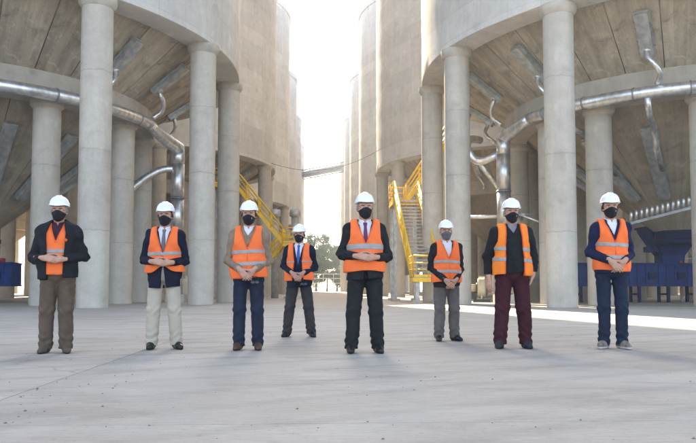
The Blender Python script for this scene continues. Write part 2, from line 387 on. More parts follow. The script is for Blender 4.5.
def ang_for(px, C, Rr, z, guess, span=40):
    best = min(((abs(pix((C.x + Rr * math.cos(R(a)), C.y + Rr * math.sin(R(a)), z))[0] - px), a) for a in np.arange(guess - span, guess + span, .1)), key=lambda t: t[0])
    return R(best[1])
def add_silo(name_label, C, full, phase, inner, boxes, low, ncol=NCOL, group=None, skip=()):
    t = thing('concrete_silo', name_label, 'silo', C, 0, group)
    put('wall', wall_mesh, t); put('roof', roof_mesh, t)
    for k in range(ncol):
        a = phase + 2 * math.pi * k / NCOL
        c = put('column', col_m, t, (RC * math.cos(a), RC * math.sin(a), .005), a); put('capital', cap_m, c)
    put('soffit_slab' if full else 'soffit', backing_m if full else soffit_whole_m, t)
    put('ring_beam', ring_m, t)
    for a in inner:
        c = put('inner_column', icol_m, t, (RI * math.cos(a), RI * math.sin(a), .005), a); put('capital', icap_m, c)
    if full:
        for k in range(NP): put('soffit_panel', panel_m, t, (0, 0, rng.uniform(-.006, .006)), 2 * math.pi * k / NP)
        for k in range(NQ): put('hopper_panel', cpanel_m, t, (0, 0, rng.uniform(-.006, .006)), 2 * math.pi * k / NQ)
        put('outlet_collar', outlet_m, t)
    put('hopper_backing', cback_m, t)
    for a, flip in boxes:
        o = put('aeration_box', box_m, t, (RB * math.cos(a), RB * math.sin(a), soffit_pt(RB) - .02))
        o.rotation_euler = (Matrix.Rotation(a, 4, 'Z') @ Matrix.Rotation(-sl_ang, 4, 'Y')).to_euler()
        p = put('feed_pipe', feed_m, o); p.matrix_parent_inverse = Matrix.Identity(4)
        loc = Matrix.Translation((RB * math.cos(a), RB * math.sin(a), soffit_pt(RB) - .02)) @ o.rotation_euler.to_matrix().to_4x4()
        p.matrix_basis = loc.inverted() @ Matrix.Rotation(a, 4, 'Z') @ Matrix.Scale(flip, 4, (0, 1, 0))
    ca = math.atan2(ZI + .33 - 3.75, 7.95 - 1.15)
    for a in low:
        rr = 4.9; z = 3.75 + (rr - 1.15) * math.tan(ca) - .03
        o = put('aeration_box', boxlow_m, t, (rr * math.cos(a), rr * math.sin(a), z))
        o.rotation_euler = (Matrix.Rotation(a, 4, 'Z') @ Matrix.Rotation(-ca, 4, 'Y')).to_euler()
    return t
ordn = ['nearest', 'second', 'third', 'fourth', 'fifth', 'farthest']
PR, PL = R(223.4), R(314.6)
# inner columns: fitted to the photographed ones, others fill the ring
def inner_ring(C, pxs, guesses, fill):
    a = [ang_for(p, C, RI, ZI, g_) for p, g_ in zip(pxs, guesses)]
    return a + [R(x) for x in fill]
innR = inner_ring(CR, (703, 598, 528), (245, 222, 178), (200, 272, 300, 328, 356, 24, 52, 80, 108, 136, 157))
innL = inner_ring(CL, (47.5, 123, 149), (305, 330, 0), (277, 249, 221, 193, 165, 137, 109, 81, 53, 30))
boxR = [(ang_for(p, CR, RB, 10.9, g_, 25), f) for p, g_, f in ((645, 235, 1), (531, 206, 1), (486, 182, -1))] + [(R(x), 1) for x in (262, 290, 318, 346, 14, 42, 70, 98, 126, 154)]
boxL = [(ang_for(p, CL, RB, 10.9, g_, 25), f) for p, g_, f in ((123, 325, -1), (168, 345, 1), (-12, 298, -1))] + [(R(x), 1) for x in (272, 244, 216, 188, 160, 132, 104, 76, 48, 20)]
for n in range(6):
    full = n == 0
    for side, C0, phz, inn, bx in (('right', CR, PR, innR, boxR), ('left', CL, PL, innL, boxL)):
        lab = f'{ordn[n]} grey concrete silo on columns in the {side} row'
        C = C0 + Vector((0, STEP * n, 0))
        add_silo(lab, C, full, phz + (0 if n == 0 else .11 * n), inn if n < 2 else [], bx if n == 0 else (bx[:6] if n == 1 else []),
                 [R(x) for x in ((232, 206, 258, 180, 284, 154) if side == 'right' else (308, 334, 282, 0, 256, 26))] if n == 0 else [], group=f'concrete silos of the {side} row')
        if n < 3:
            add_silo(f'{ordn[n]} silo of an added row behind the {side} row, blocking sky under it', C + Vector((31.5 if side == 'right' else -31.5, 3.0, 0)), False, phz + .2 * n, inn if n == 0 else [], [], [], group=f'added concrete silos behind the {side} row')  # outer rows added so bright sky does not show under the silos

# ================================================================ ducts
def ringpt(C, Rr, a, z): return Vector((C.x + Rr * math.cos(a), C.y + Rr * math.sin(a), z))
def flange(b, p, d, r, t=.05):
    d = Vector(d).normalized(); b.tube([Vector(p) - d * t, Vector(p) + d * t], r, 18)
RD, ZD = 9.50, 8.98
def duct(label, C, a_far, a_near, down_pt, rr=.27, rd=.36):
    t = thing('ventilation_duct', label, 'duct', (down_pt[0], down_pt[1], 0))
    off = Vector((down_pt[0], down_pt[1], 0)); n = 36
    loop = [ringpt(C, RD, a_far + (a_near - a_far) * k / n, ZD) - off for k in range(n + 1)]
    MB().tube(loop, rr, 18).obj('ring_pipe', 'galvanised', t)
    for k in range(2, n, 4):
        b = MB(); flange(b, loop[k], loop[k + 1] - loop[k - 1], rr + .035, .03); b.obj('flange', 'flange_steel', t)
    for k in range(4, n, 6):
        p = loop[k] + off; cdir = (Vector((C.x, C.y, p.z)) - p).normalized()
        MB().bar(p - off + cdir * .2 + Vector((0, 0, .1)), p - off + cdir * .62 + Vector((0, 0, .1)), .08, .1).obj('bracket', 'flange_steel', t)
    end = loop[-1]; tan = (loop[-1] - loop[-2]).normalized(); zt = 7.6
    bend = arc(end, end + tan * 1.3 + Vector((0, 0, -.35)), Vector((0, 0, zt + .9)), 6) + arc(Vector((0, 0, zt + .8)), Vector((0, 0, zt + .4)), Vector((0, 0, zt)), 2)
    MB().tube(bend, [rr + (rd - rr) * min(1, i / 5) for i in range(len(bend))], 18).obj('elbow', 'galvanised', t)
    z = zt; k = 0
    while z > .5:
        z2 = max(.45, z - 1.9); b = MB().tube([(0, 0, z), (0, 0, z2 + .02)], rd - .006 * (k % 2), 22); b.obj('down_pipe', 'galvanised', t)
        b = MB(); flange(b, (0, 0, z2 + .01), (0, 0, 1), rd + .03, .025); b.obj('flange', 'flange_steel', t); z = z2; k += 1
    MB().box((-.5, -.5, 0.005), (.5, .5, .45)).obj('plinth', 'column_concrete', t)
    return t
aR = ang_for(504, CR, 9.75, 5, 190, 25)
dR = duct('shiny galvanised duct ringing the right silo hopper and dropping to the ground', CR, R(318), aR + R(13), ringpt(CR, 9.75, aR, 0))
aL = R(10)
dl_pt = ringpt(CL, 10.25, R(11), 0)
dL = duct('shiny galvanised duct ringing the left silo hopper and dropping to the ground', CL, R(222), R(350), dl_pt, .27, .36)
# smaller pipes belonging to the ducts
def pipe_on(t, name, pts, r, m='galvanised'):
    o = t.location; return MB().tube([Vector(p) - o for p in pts], r, 12).obj(name, m, t)
e = dR.location
p0 = Vector((e.x - .2, e.y + .2, 7.7))
pipe_on(dR, 'branch_pipe', arc(p0, p0 + Vector((-1.0, .6, -.7)), p0 + Vector((-1.35, .6, .1)), 6) + arc(p0 + Vector((-1.5, .7, .5)), p0 + Vector((-1.4, 1.4, 1.2)), p0 + Vector((-.4, 2.4, 1.2)), 6), .21)
pipe_on(dR, 'branch_pipe', [p0 + Vector((-1.1, .4, -.2)), p0 + Vector((.6, 1.9, -1.6)), p0 + Vector((2.2, 3.6, -3.0))], .15)
pipe_on(dR, 'cross_pipe', [(e.x - 1.9, e.y + .8, 4.45), (e.x + 1.3, e.y + .8, 4.55)], .09)
pipe_on(dR, 'cross_pipe', [(e.x + .3, e.y - .5, 4.5), (e.x + 1.6, e.y - .3, 4.5)], .045)
pipe_on(dR, 'cross_pipe', [(e.x + .3, e.y - .55, 4.6), (e.x + 1.7, e.y - 1.4, 3.9)], .045)
for a0 in (236, 214, 262):                       # droppers to the lower hopper
    a = R(a0); q = [ringpt(CR, RD, a, ZD - .2), ringpt(CR, RD - .2, a, ZD - .6)] + arc(ringpt(CR, RD - .6, a, ZD - .9), ringpt(CR, 7.4, a, ZD - 1.0), ringpt(CR, 7.2, a, ZD - 2.0), 5) + [ringpt(CR, 6.3, a, 6.6), ringpt(CR, 5.6, a, 6.3)]
    pipe_on(dR, 'dropper_pipe', q, .14)
for a0 in (296,):
    a = R(a0); q = [ringpt(CL, RD, a, ZD - .2), ringpt(CL, RD - .2, a, ZD - .6)] + arc(ringpt(CL, RD - .6, a, ZD - .9), ringpt(CL, 7.4, a, ZD - 1.0), ringpt(CL, 7.2, a, ZD - 2.0), 5) + [ringpt(CL, 6.3, a, 6.6), ringpt(CL, 5.6, a, 6.3)]
    pipe_on(dL, 'dropper_pipe', q, .14)
e = dL.location
pipe_on(dL, 'branch_pipe', arc((e.x - .1, e.y, 7.3), (e.x - .9, e.y - .3, 7.5), (e.x - 1.9, e.y - 1.2, 6.3), 7) + [Vector((e.x - 3.6, e.y - 2.6, 4.4)), Vector((e.x - 5.2, e.y - 3.6, 2.9))], .19)
pipe_on(dL, 'branch_pipe', [ringpt(CL, RD, R(300), ZD + .1), ringpt(CL, RD + .5, R(294), ZD + .35), ringpt(CL, RD + 1.1, R(284), ZD + 1.1)], .10)

# blowers beside the down pipes
def blower(loc, rz, label):
    t = thing('blower', label, 'blower', loc, rz)
    MB().box((-.75, -.45, .005), (.75, .45, .16)).obj('base_frame', 'dark_steel', t)
    b = MB(); b.lathe([(.12, -.22), (.52, -.22), (.58, -.16), (.58, .16), (.52, .22), (.12, .22)], 28, close=True)
    me = edge_smooth(b.mesh('fan_casing', 'cream_paint')); o = put('fan_casing', me, t, (-.1, 0, .78), rot=(R(90), 0, 0))
    MB().lathe([(.1, -.26), (.3, -.30), (.3, -.225), (.1, -.225)], 20, close=True).obj('inlet', 'dark_steel', o)
    b = MB().tube([(.0, .24, .78), (.0, .95, .78)], .22, 18); b.tube([(0, .95, .78), (0, 1.02, .78)], .26, 18); b.obj('motor', 'cream_paint', t)
    MB().box((-.1, .3, .16), (.1, .9, .58)).obj('motor_foot', 'dark_steel', t)
    for s in (-1, 1): MB().bar((-.1 + s * .35, 0, .15), (-.1 + s * .3, 0, .45), .1, .2).obj('support', 'cream_paint', t)
    MB().box((.2, -.18, 1.1), (.55, .18, 1.45)).obj('outlet', 'cream_paint', t)
    return t
blower(ground_at(181, 302) + Vector((0, 0, 0)), R(15), 'cream blower with round casing between the left columns')
blower(ground_at(482, 302), R(75), 'cream blower with round casing beside the right duct')

# ================================================================ stairs
def rail_set(b, pts, r=.035): b.tube(pts, r, 8)
def flight(t, a, b, wid, n):
    """straight flight from low point a to high point b (points at the tread centre line)"""
    a, b = Vector(a), Vector(b); d = b - a; hd = Vector((d.x, d.y, 0)).normalized(); sd = Vector((hd.y, -hd.x, 0))
    M = Matrix((( hd.x, sd.x, 0), (hd.y, sd.y, 0), (0, 0, 1))).to_4x4()
    tb = MB().box((-.13, -wid/2 + .03, -.02), (.13, wid/2 - .03, .02)); tb.box((-.13, -wid/2 + .03, -.05), (-.11, wid/2 - .03, -.02))
    tm = tb.mesh('tread', 'grating')
    for k in range(n):
        p = a + d * ((k + .5) / n); o = put('tread', tm, t, p); o.rotation_euler = (0, 0, math.atan2(hd.y, hd.x))
    for s in (-1, 1):
        MB().bar(a + sd * s * wid/2, b + sd * s * wid/2, .05, .26).obj('stringer', 'yellow_paint', t)
        up = Vector((0, 0, 1.1)); mid = Vector((0, 0, .75)); low = Vector((0, 0, .40))
        MB().tube([a + sd * s * wid/2 + up, b + sd * s * wid/2 + up], .055, 8).obj('handrail', 'yellow_paint', t)
        MB().tube([a + sd * s * wid/2 + mid, b + sd * s * wid/2 + mid], .035, 8).obj('mid_rail', 'yellow_paint', t)
        MB().tube([a + sd * s * wid/2 + low, b + sd * s * wid/2 + low], .035, 8).obj('mid_rail', 'yellow_paint', t)
        m = max(2, int(d.length / 1.3))
        for k in range(m + 1):
            p = a + d * (k / m) + sd * s * wid/2; MB().tube([p, p + up], .045, 8).obj('rail_post', 'yellow_paint', t)
def landing(t, lo, hi, z, sides, legs):
    MB().box((*lo, z - .05), (*hi, z)).obj('landing', 'grating', t)
    x0, y0 = lo; x1, y1 = hi
    fr = MB()
    for p, q in (((x0, y0), (x1, y0)), ((x1, y0), (x1, y1)), ((x1, y1), (x0, y1)), ((x0, y1), (x0, y0))): fr.bar((*p, z - .155), (*q, z - .155), .06, .2)
    fr.obj('landing_frame', 'yellow_paint', t)
    E = {'s': ((x0, y0), (x1, y0)), 'e': ((x1, y0), (x1, y1)), 'n': ((x1, y1), (x0, y1)), 'w': ((x0, y1), (x0, y0))}
    for s in sides:
        p, q = E[s]
        for hgt, r in ((1.08, .045), (.72, .03), (.38, .03)): MB().tube([(*p, z + hgt), (*q, z + hgt)], r, 8).obj('handrail', 'yellow_paint', t)
        MB().bar((*p, z + .06), (*q, z + .06), .02, .12).obj('toe_board', 'yellow_paint', t)
        L = math.dist(p, q); m = max(1, round(L / .9))
        for k in range(m + 1):
            x = p[0] + (q[0] - p[0]) * k / m; y = p[1] + (q[1] - p[1]) * k / m
            MB().tube([(x, y, z), (x, y, z + 1.08)], .035, 8).obj('rail_post', 'yellow_paint', t)
    for x, y in legs:
        MB().box((x - .09, y - .09, .0), (x + .09, y + .09, z - .2)).obj('support_post', 'galvanised_dull', t)
        MB().box((x - .25, y - .25, .005), (x + .25, y + .25, .16)).obj('footing', 'column_concrete', t)
# right staircase
sx, sy = 5.55, 36.6
t = thing('steel_staircase', 'yellow steel staircase with grey treads beside the right silos', 'staircase', (sx, sy, 0))
W = 1.45
landing(t, (-W/2 - .05, -1.0), (W/2 + .05, .4), 1.35, ('s', 'w', 'e'), ((-.55, -.7), (.6, .2)))
flight(t, (0, .4, 1.35), (-.35, 5.2, 6.1), W, 22)
landing(t, (-1.15, 5.2), (.45, 6.35), 6.1, ('w', 'e'), ((-1.0, 5.4), (.3, 6.2)))
landing(t, (-1.15, 6.36), (-.2, 7.6), 6.101, ('w', 'n'), ((-1.0, 7.4),))
flight(t, (-.2, 7.0, 6.1), (2.7, 7.0, 10.4), 1.15, 20)
# left staircase
t = thing('steel_staircase', 'yellow steel staircase seen side on under the second left silo', 'staircase', (-6.3, 51.5, 0))
landing(t, (-1.6, -.6), (.1, .8), 8.4, ('s', 'w', 'n'), ((-1.4, -.4), (-.1, .6), (-1.4, .6)))
flight(t, (3.6, .1, 4.1), (.1, .1, 8.4), 1.25, 20)
landing(t, (3.6, -.6), (4.8, 2.4), 4.1, ('e', 's', 'n'), ((4.6, -.4), (3.8, 2.2), (4.6, 2.2)))
flight(t, (.0, 1.7, .15), (3.6, 1.7, 4.1), 1.25, 20)
# walkway posts in front of the second left silo
t = thing('pipe_stand', 'grey pipe stand with round heads beside the left yellow stairs', 'pipe stand', (-3.6, 56.2, 0))
for dx in (0, 1.6):
    MB().tube([(dx, 0, .005), (dx, 0, 6.6)], .3, 16).obj('pipe', 'galvanised_dull', t)
    MB().lathe([(.3, 6.5), (.42, 6.55), (.48, 6.8), (.4, 7.1), (.01, 7.15)], 20, c=(dx, 0)).obj('pipe_head', 'galvanised_dull', t)
MB().bar((-.3, 0, 4.9), (1.9, 0, 4.9), .2, .25).obj('cross_beam', 'yellow_paint', t)

# ================================================================ blue conveyors under the hoppers
def conveyor(C, x0, x1, label):
    t = thing('chain_conveyor', label, 'conveyor', (C.x, C.y + 1.2, 0))
    a, b = x0 - C.x, x1 - C.x; n = round((b - a) / 1.6); L = (b - a) / n
    pm = MB().box((.01, -.62, .95), (L - .01, .62, 2.05)); pm.box((0, -.70, 2.05), (L, .70, 2.13)); pm.box((0, -.68, .87), (L, .68, .95)); pm.box((-.05, -.67, .95), (.05, .67, 2.05))
    for q in (.28, .72): pm.box((L*q - .025, -.665, .95), (L*q + .025, -.62, 2.05))
    for q in range(9): pm.box((L*(q + .5)/9 - .02, -.725, 2.07), (L*(q + .5)/9 + .02, -.70, 2.11))
    me = pm.mesh('casing', 'blue_paint')
    bm = MB().box((L*.36, -.70, 1.25), (L*.64, -.62, 1.6)); bm = bm.mesh('hatch', 'blue_paint_dark')
    rm = MB().box((L*.42, -.3, 2.13), (L*.58, .1, 2.36)).tube([(L*.5, -.62, 2.2), (L*.5, -.3, 2.2)], .07, 8).mesh('gate_actuator', 'red_paint')
    lm = MB().box((-.07, -.6, .005), (.07, -.46, .87)).box((-.07, .46, .005), (.07, .6, .87)).box((-.06, -.46, .4), (.06, .46, .5)).mesh('leg', 'blue_paint_dark')
    for k in range(n):
        c = put('casing', me, t, (a + k * L, 0, 0)); put('hatch', bm, c); 
        if k % 2 == 0: put('gate_actuator', rm, c)
        put('leg', lm, t, (a + k * L + .1, 0, 0))
    return t
conveyor(CR, 12.3, 33.0, 'long dark blue conveyor on legs under the right silo')
conveyor(CL, -33.0, -16.1, 'long dark blue conveyor on legs under the left silo')
def hopper(loc, rz, label):
    t = thing('discharge_hopper', label, 'hopper', loc, rz)
    b = MB(); sec = [(2.14, -.62, .55, .5), (2.55, -.62, .6, .5), (3.05, -.95, .95, .62), (3.9, -1.45, 1.55, .78), (4.02, -1.45, 1.6, .78)]
    vs = []
    for z, xa, xb, yy in sec: vs += [(xa, -yy, z), (xb, -yy, z), (xb, yy, z), (xa, yy, z)]
    fs = [(3, 2, 1, 0), (16, 17, 18, 19)]
    for j in range(4):
        for k in range(4): fs.append((j*4 + k, j*4 + (k+1) % 4, j*4 + 4 + (k+1) % 4, j*4 + 4 + k))
    b.add(vs, fs); b.obj('body', 'blue_paint', t)
    MB().box((-1.55, -.86, 4.02), (1.7, .86, 4.12)).obj('rim', 'blue_paint_dark', t)
    MB().bar((-1.3, -.84, 3.75), (-.75, -.70, 3.05), .06, .12).obj('rib', 'blue_paint', t)
    MB().box((-1.25, -.45, 2.75), (-.7, .45, 3.05)).obj('inlet_spout', 'blue_paint', t)
    if loc[0] > 0: MB().bar((1.3, -.5, 4.2), (3.6, -.5, 4.75), .5, .12).obj('side_chute', 'blue_paint', t)
    return t
hopper((CR.x + .1, CR.y + 1.2, -.005), 0, 'dark blue flared hopper standing on the right conveyor')
hopper((CL.x - 1.7, CL.y + 1.2, -.005), 0, 'dark blue flared hopper standing on the left conveyor')
# inclined tray with a row of stub pipes, and the white lattice girder
t = thing('pipe_rack', 'inclined rack with a row of stub pipes above the blue hopper', 'pipe rack', (14.3, CR.y - 4.6, 0))
A, B = Vector((.0, 0, 3.75)), Vector((7.0, 0, 5.55))
MB().bar(A, B, .5, .12).obj('tray', 'galvanised_dull', t)
for k in range(28):
    p = A + (B - A) * ((k + .5) / 28); MB().tube([p + Vector((0, 0, .04)), p + Vector((0, 0, .42)), p + Vector((0, 0, .55))], [.075, .075, .05], 8).obj('stub_pipe', 'galvanised', t)
for k in (.55, .98):
    p = A + (B - A) * k; MB().box((p.x - .06, -.06, 0.005), (p.x + .06, .06, p.z - .05)).obj('post', 'dark_steel', t)
t = thing('lattice_girder', 'white lattice girder above the blue conveyor at the right edge', 'girder', (CR.x + 1.5, CR.y + 3.4, 0))
MB().bar((0, 0, 2.5), (9, 0, 2.5), .07, .07).obj('chord', 'white_steel', t); MB().bar((0, 0, 3.1), (9, 0, 3.1), .07, .07).obj('chord', 'white_steel', t)
for k in range(15):
    x = k * .6; MB().bar((x, 0, 2.53), (x + .3, 0, 3.07), .05, .04).obj('diagonal', 'white_steel', t); MB().bar((x + .3, .045, 3.07), (x + .6, .045, 2.53), .05, .04).obj('diagonal', 'white_steel', t)
for x in (.3, 4.5, 8.7): MB().box((x - .06, -.2, .005), (x + .06, -.06, 3.2)).obj('post', 'white_steel', t)

# ================================================================ far end: bridge, cable, fence, trees
a = Vector((-9.2, 191, 30.2)); b = Vector((10.2, 180, 32.2))
t = thing('conveyor_bridge', 'grey conveyor bridge spanning the gap between the far silos', 'bridge', (a.x, a.y, 0))
d = b - a; o0 = Vector((a.x, a.y, 0)); nrm = Vector((d.y, -d.x, 0)).normalized()
for s in (-1, 1):
    for z in (0, 1.9): MB().bar(a - o0 + nrm * s * 1.2 + Vector((0, 0, z)), b - o0 + nrm * s * 1.2 + Vector((0, 0, z)), .22, .28).obj('chord', 'gallery_steel', t)
    for k in range(10):
        p, q = a + d * (k / 10), a + d * ((k + 1) / 10)
        MB().bar(p - o0 + nrm * s * 1.2, p - o0 + nrm * s * 1.2 + Vector((0, 0, 1.9)), .14, .14).obj('upright', 'gallery_steel', t)
        MB().bar(p - o0 + nrm * s * 1.2 + Vector((0, 0, .1)), q - o0 + nrm * s * 1.2 + Vector((0, 0, 1.8)), .11, .11).obj('diagonal', 'gallery_steel', t)
MB().bar(a - o0 + Vector((0, 0, .3)), b - o0 + Vector((0, 0, .3)), 2.1, .12).obj('deck', 'gallery_steel', t)
MB().bar(a - o0 + Vector((0, 0, 1.1)), b - o0 + Vector((0, 0, 1.1)), 1.5, .9).obj('belt_housing', 'gallery_steel', t)
A = Vector((CL.x + RW * .999 * math.cos(R(-10)), CL.y + STEP + RW * math.sin(R(-10)), 12.5))
B = Vector((CR.x - RW * .98, CR.y + STEP - 2.5, 13.9))
pts = [A + (B - A) * (k / 20) + Vector((0, 0, -1.3 * 4 * (k / 20) * (1 - k / 20))) for k in range(21)]
tag(MB().tube(pts, .018, 6).obj('overhead_cable', 'cable'), 'thin dark cable sagging across the gap between silo rows', 'cable')
t = thing('yard_fence', 'pale metal fence closing the far end of the yard', 'fence', (-20, 205, 0))
for k in range(15): MB().box((k * 3 - .08, -.08, -.02), (k * 3 + .08, .08, 5.2)).obj('fence_post', 'white_steel', t)
for z in (1.2, 2.4, 3.8, 5.1): MB().bar((0, -.12, z), (42, -.12, z), .06, .16).obj('fence_rail', 'white_steel', t)

def tree(loc, h, rx, label, m, seed):
    r = random.Random(seed); t = thing('eucalyptus_tree', label, 'tree', loc, 0, 'trees beyond the fence')
    tr = MB(); tr.tube([(0, 0, -.05), (.15, 0, h * .25), (-.1, .1, h * .5), (.1, 0, h * .8)], [h * .022, h * .017, h * .012, h * .004], 8)
    cl = []
    for k in range(9):
        z0 = h * r.uniform(.25, .6); a = r.uniform(0, 6.28); q = Vector((math.cos(a) * rx * r.uniform(.4, .9), math.sin(a) * rx * r.uniform(.4, .9), h * r.uniform(.5, .95)))
        tr.tube([(0, 0, z0), q * .5 + Vector((0, 0, z0 * .5)) + Vector((0, 0, h * .03)), q], [h * .009, h * .006, h * .002], 6); cl.append(q)
    tr.obj('trunk', 'bark', t)
    for k in range(26):
        a = r.uniform(0, 6.28); rr = rx * math.sqrt(r.random()); cl.append(Vector((math.cos(a) * rr, math.sin(a) * rr, h * r.uniform(.14, 1.0) * (1 - .25 * rr / rx))))
    b = MB()
    for c in cl:
        s = rx * r.uniform(.09, .2)
        for k in range(110):
            p = c + Vector((r.gauss(0, s), r.gauss(0, s), r.gauss(0, s * .7))); u = Vector((r.uniform(-1, 1), r.uniform(-1, 1), r.uniform(-1, 1))).normalized(); v = u.orthogonal().normalized(); z = r.uniform(.16, .36)
            b.add([p - u * z * 1.6, p + v * z * .6, p + u * z * 1.6, p - v * z * .6], [(0, 1, 2, 3)])
    b.obj('crown', m, t)
def far(px, y): return Vector((depth_x(px, y), y, 0))
for i, (px, y, h, rx, lab) in enumerate([(303, 228, 15, 4.6, 'tall eucalyptus nearest the left silos, beyond the fence'), (316, 236, 16.5, 4.8, 'tallest thin-crowned eucalyptus in the gap beyond the fence'),
        (327, 226, 11.5, 4.2, 'low bushy tree in the middle of the gap beyond the fence'), (337, 240, 14.5, 4.6, 'eucalyptus just left of the tall centre man, beyond the fence'), (351, 232, 11, 4.4, 'bushy tree close to the far right silo, beyond the fence')]):
    tree(far(px, y), h * 1.28, rx * 1.15, lab, ('leaf', 'leaf_pale')[i % 2], 20 + i)

# scattered chips on the paving
b = MB(); rc = random.Random(5)
for k in range(520):
    if k < 260:
        u = rc.random(); px = 180 - 170 * u + rc.gauss(0, 38); py = 336 + 78 * u + rc.gauss(0, 14)
    else: px = rc.uniform(0, 696); py = rc.uniform(312, 440)
    if py < 305: continue
    p = ground_at(px, py); s = rc.choice((.002, .002, .003, .003, .004, .005, .009)) * rc.uniform(.7, 1.3)
    vs = [p + Vector((s * x * rc.uniform(.6, 1.3), s * y * rc.uniform(.6, 1.3), z)) for x, y, z in ((1, 0, .001), (0, 1, .001), (-1, 0, .001), (0, -1, .001), (.2, .1, s * .8))]
    b.add(vs, [(0, 1, 4), (1, 2, 4), (2, 3, 4), (3, 0, 4), (3, 2, 1, 0)])
o = b.obj('gravel_chips', 'stone_chip'); o['kind'] = 'stuff'; tag(o, 'dark stone chips scattered over the concrete paving', 'gravel')

# ================================================================ people (signed-distance modelling)
def smin(a, b, k):
    h = np.maximum(k - np.abs(a - b), 0) / k
    return np.minimum(a, b) - h * h * k * .25
def ell(c, r):
    c = np.array(c); r = np.array(r)
    def f(X, Y, Z):
        x, y, z = (X - c[0]) / r[0], (Y - c[1]) / r[1], (Z - c[2]) / r[2]
        k0 = np.sqrt(x*x + y*y + z*z); k1 = np.sqrt((x/r[0])**2 + (y/r[1])**2 + (z/r[2])**2) + 1e-9
        return k0 * (k0 - 1) / k1
    return f, c - r, c + r
def cap(a, b, ra, rb=None):
    a = np.array(a, float); b = np.array(b, float); rb = ra if rb is None else rb; d = b - a; L = d @ d + 1e-12; m = max(ra, rb)
    def f(X, Y, Z):
        t = np.clip(((X - a[0]) * d[0] + (Y - a[1]) * d[1] + (Z - a[2]) * d[2]) / L, 0, 1)
        return np.sqrt((X - a[0] - t*d[0])**2 + (Y - a[1] - t*d[1])**2 + (Z - a[2] - t*d[2])**2) - (ra + (rb - ra) * t)
    return f, np.minimum(a, b) - m, np.maximum(a, b) + m
class Field:
    def __init__(s, xs, ys, zs):
        s.xs, s.ys, s.zs = [np.asarray(q, np.float32) for q in (xs, ys, zs)]; s.F = np.full((len(xs), len(ys), len(zs)), .2, np.float32)
    def sub(s, lo, hi):
        return tuple(slice(max(0, np.searchsorted(q, l) - 1), min(len(q), np.searchsorted(q, h) + 1)) for q, l, h in zip((s.xs, s.ys, s.zs), lo, hi))
    def grid(s, sl=(slice(None),) * 3):
        return np.meshgrid(s.xs[sl[0]], s.ys[sl[1]], s.zs[sl[2]], indexing='ij', sparse=True)
    def add(s, prim, k=.02, infl=0.0, tf=None):
        f, lo, hi = prim; m = k + infl + .03
        if tf is not None: m += .05
        sl = s.sub(lo - m, hi + m)
        if min(x.stop - x.start for x in sl) <= 0: return s
        G = s.grid(sl)
        if tf: G = tf(*G)
        d = (f(*G) - infl).astype(np.float32); s.F[sl] = smin(s.F[sl], d, k); return s
    def carve(s, prim, k=.01):
        f, lo, hi = prim; sl = s.sub(lo - .04, hi + .04); d = -f(*s.grid(sl)); s.F[sl] = -smin(-s.F[sl], -d.astype(np.float32), k); return s
    def clip(s, fn): s.F = np.maximum(s.F, fn(*s.grid()).astype(np.float32)); return s
    def bump(s, fn): s.F = s.F - fn(*s.grid()).astype(np.float32); return s
    def mesh(s, name, m):
        F = s.F.copy(); F[0] = F[-1] = .1; F[:, 0] = F[:, -1] = .1; F[:, :, 0] = F[:, :, -1] = .1
        I = F < 0; nx, ny, nz = F.shape
        c8 = [I[i:nx-1+i, j:ny-1+j, k:nz-1+k] for i in (0, 1) for j in (0, 1) for k in (0, 1)]
        anyv = c8[0].copy(); allv = c8[0].copy()
        for c in c8[1:]: anyv |= c; allv &= c
        act = anyv & ~allv; ci, cj, ck = np.nonzero(act); n = len(ci)
        idx = np.full(act.shape, -1, np.int32); idx[act] = np.arange(n)
        P = np.zeros((n, 3)); cnt = np.zeros(n)
        ax = (s.xs, s.ys, s.zs)
        for axis in range(3):
            oth = [q for q in range(3) if q != axis]
            for u in (0, 1):
                for v in (0, 1):
                    o = [0, 0, 0]; o[oth[0]] = u; o[oth[1]] = v; e = list(o); e[axis] = 1
                    a = F[ci + o[0], cj + o[1], ck + o[2]]; b = F[ci + e[0], cj + e[1], ck + e[2]]
                    cr = (a < 0) != (b < 0); t = np.where(cr, a / np.where(cr, a - b, 1), 0)
                    q = np.zeros((n, 3))
                    base = (ci, cj, ck)
                    for d in range(3):
                        lo = ax[d][base[d] + o[d]]; hi = ax[d][base[d] + e[d]]; q[:, d] = lo + (hi - lo) * t
                    P[cr] += q[cr]; cnt += cr
        P /= np.maximum(cnt, 1)[:, None]
        quads = []
        for axis in range(3):
            A = I.take(range(F.shape[axis] - 1), axis); B = I.take(range(1, F.shape[axis]), axis); x = A != B
            i = np.array(np.nonzero(x)); u, v = [(1, 2), (2, 0), (0, 1)][axis]
            ok = (i[u] > 0) & (i[v] > 0) & (i[u] < F.shape[u] - 1) & (i[v] < F.shape[v] - 1); i = i[:, ok]
            ins = A[tuple(i)]
            def cell(du, dv):
                j = i.copy(); j[u] += du; j[v] += dv; return idx[tuple(j)]
            q = np.stack([cell(-1, -1), cell(0, -1), cell(0, 0), cell(-1, 0)], 1)
            q[~ins] = q[~ins][:, ::-1]; quads.append(q)
        Q = np.concatenate(quads); Q = Q[(Q >= 0).all(1)]
        me = bpy.data.meshes.new(name); me.vertices.add(n); me.vertices.foreach_set('co', P.astype(np.float32).ravel())
        me.loops.add(len(Q) * 4); me.loops.foreach_set('vertex_index', Q.astype(np.int32).ravel())
        me.polygons.add(len(Q)); me.polygons.foreach_set('loop_start', np.arange(0, len(Q) * 4, 4, dtype=np.int32))
        me.polygons.foreach_set('use_smooth', np.ones(len(Q), bool))
        me.materials.append(MATS[m]); me.update(calc_edges=True); me.validate(); return me
def rg(a, b, s): return np.arange(a, b + s, s)

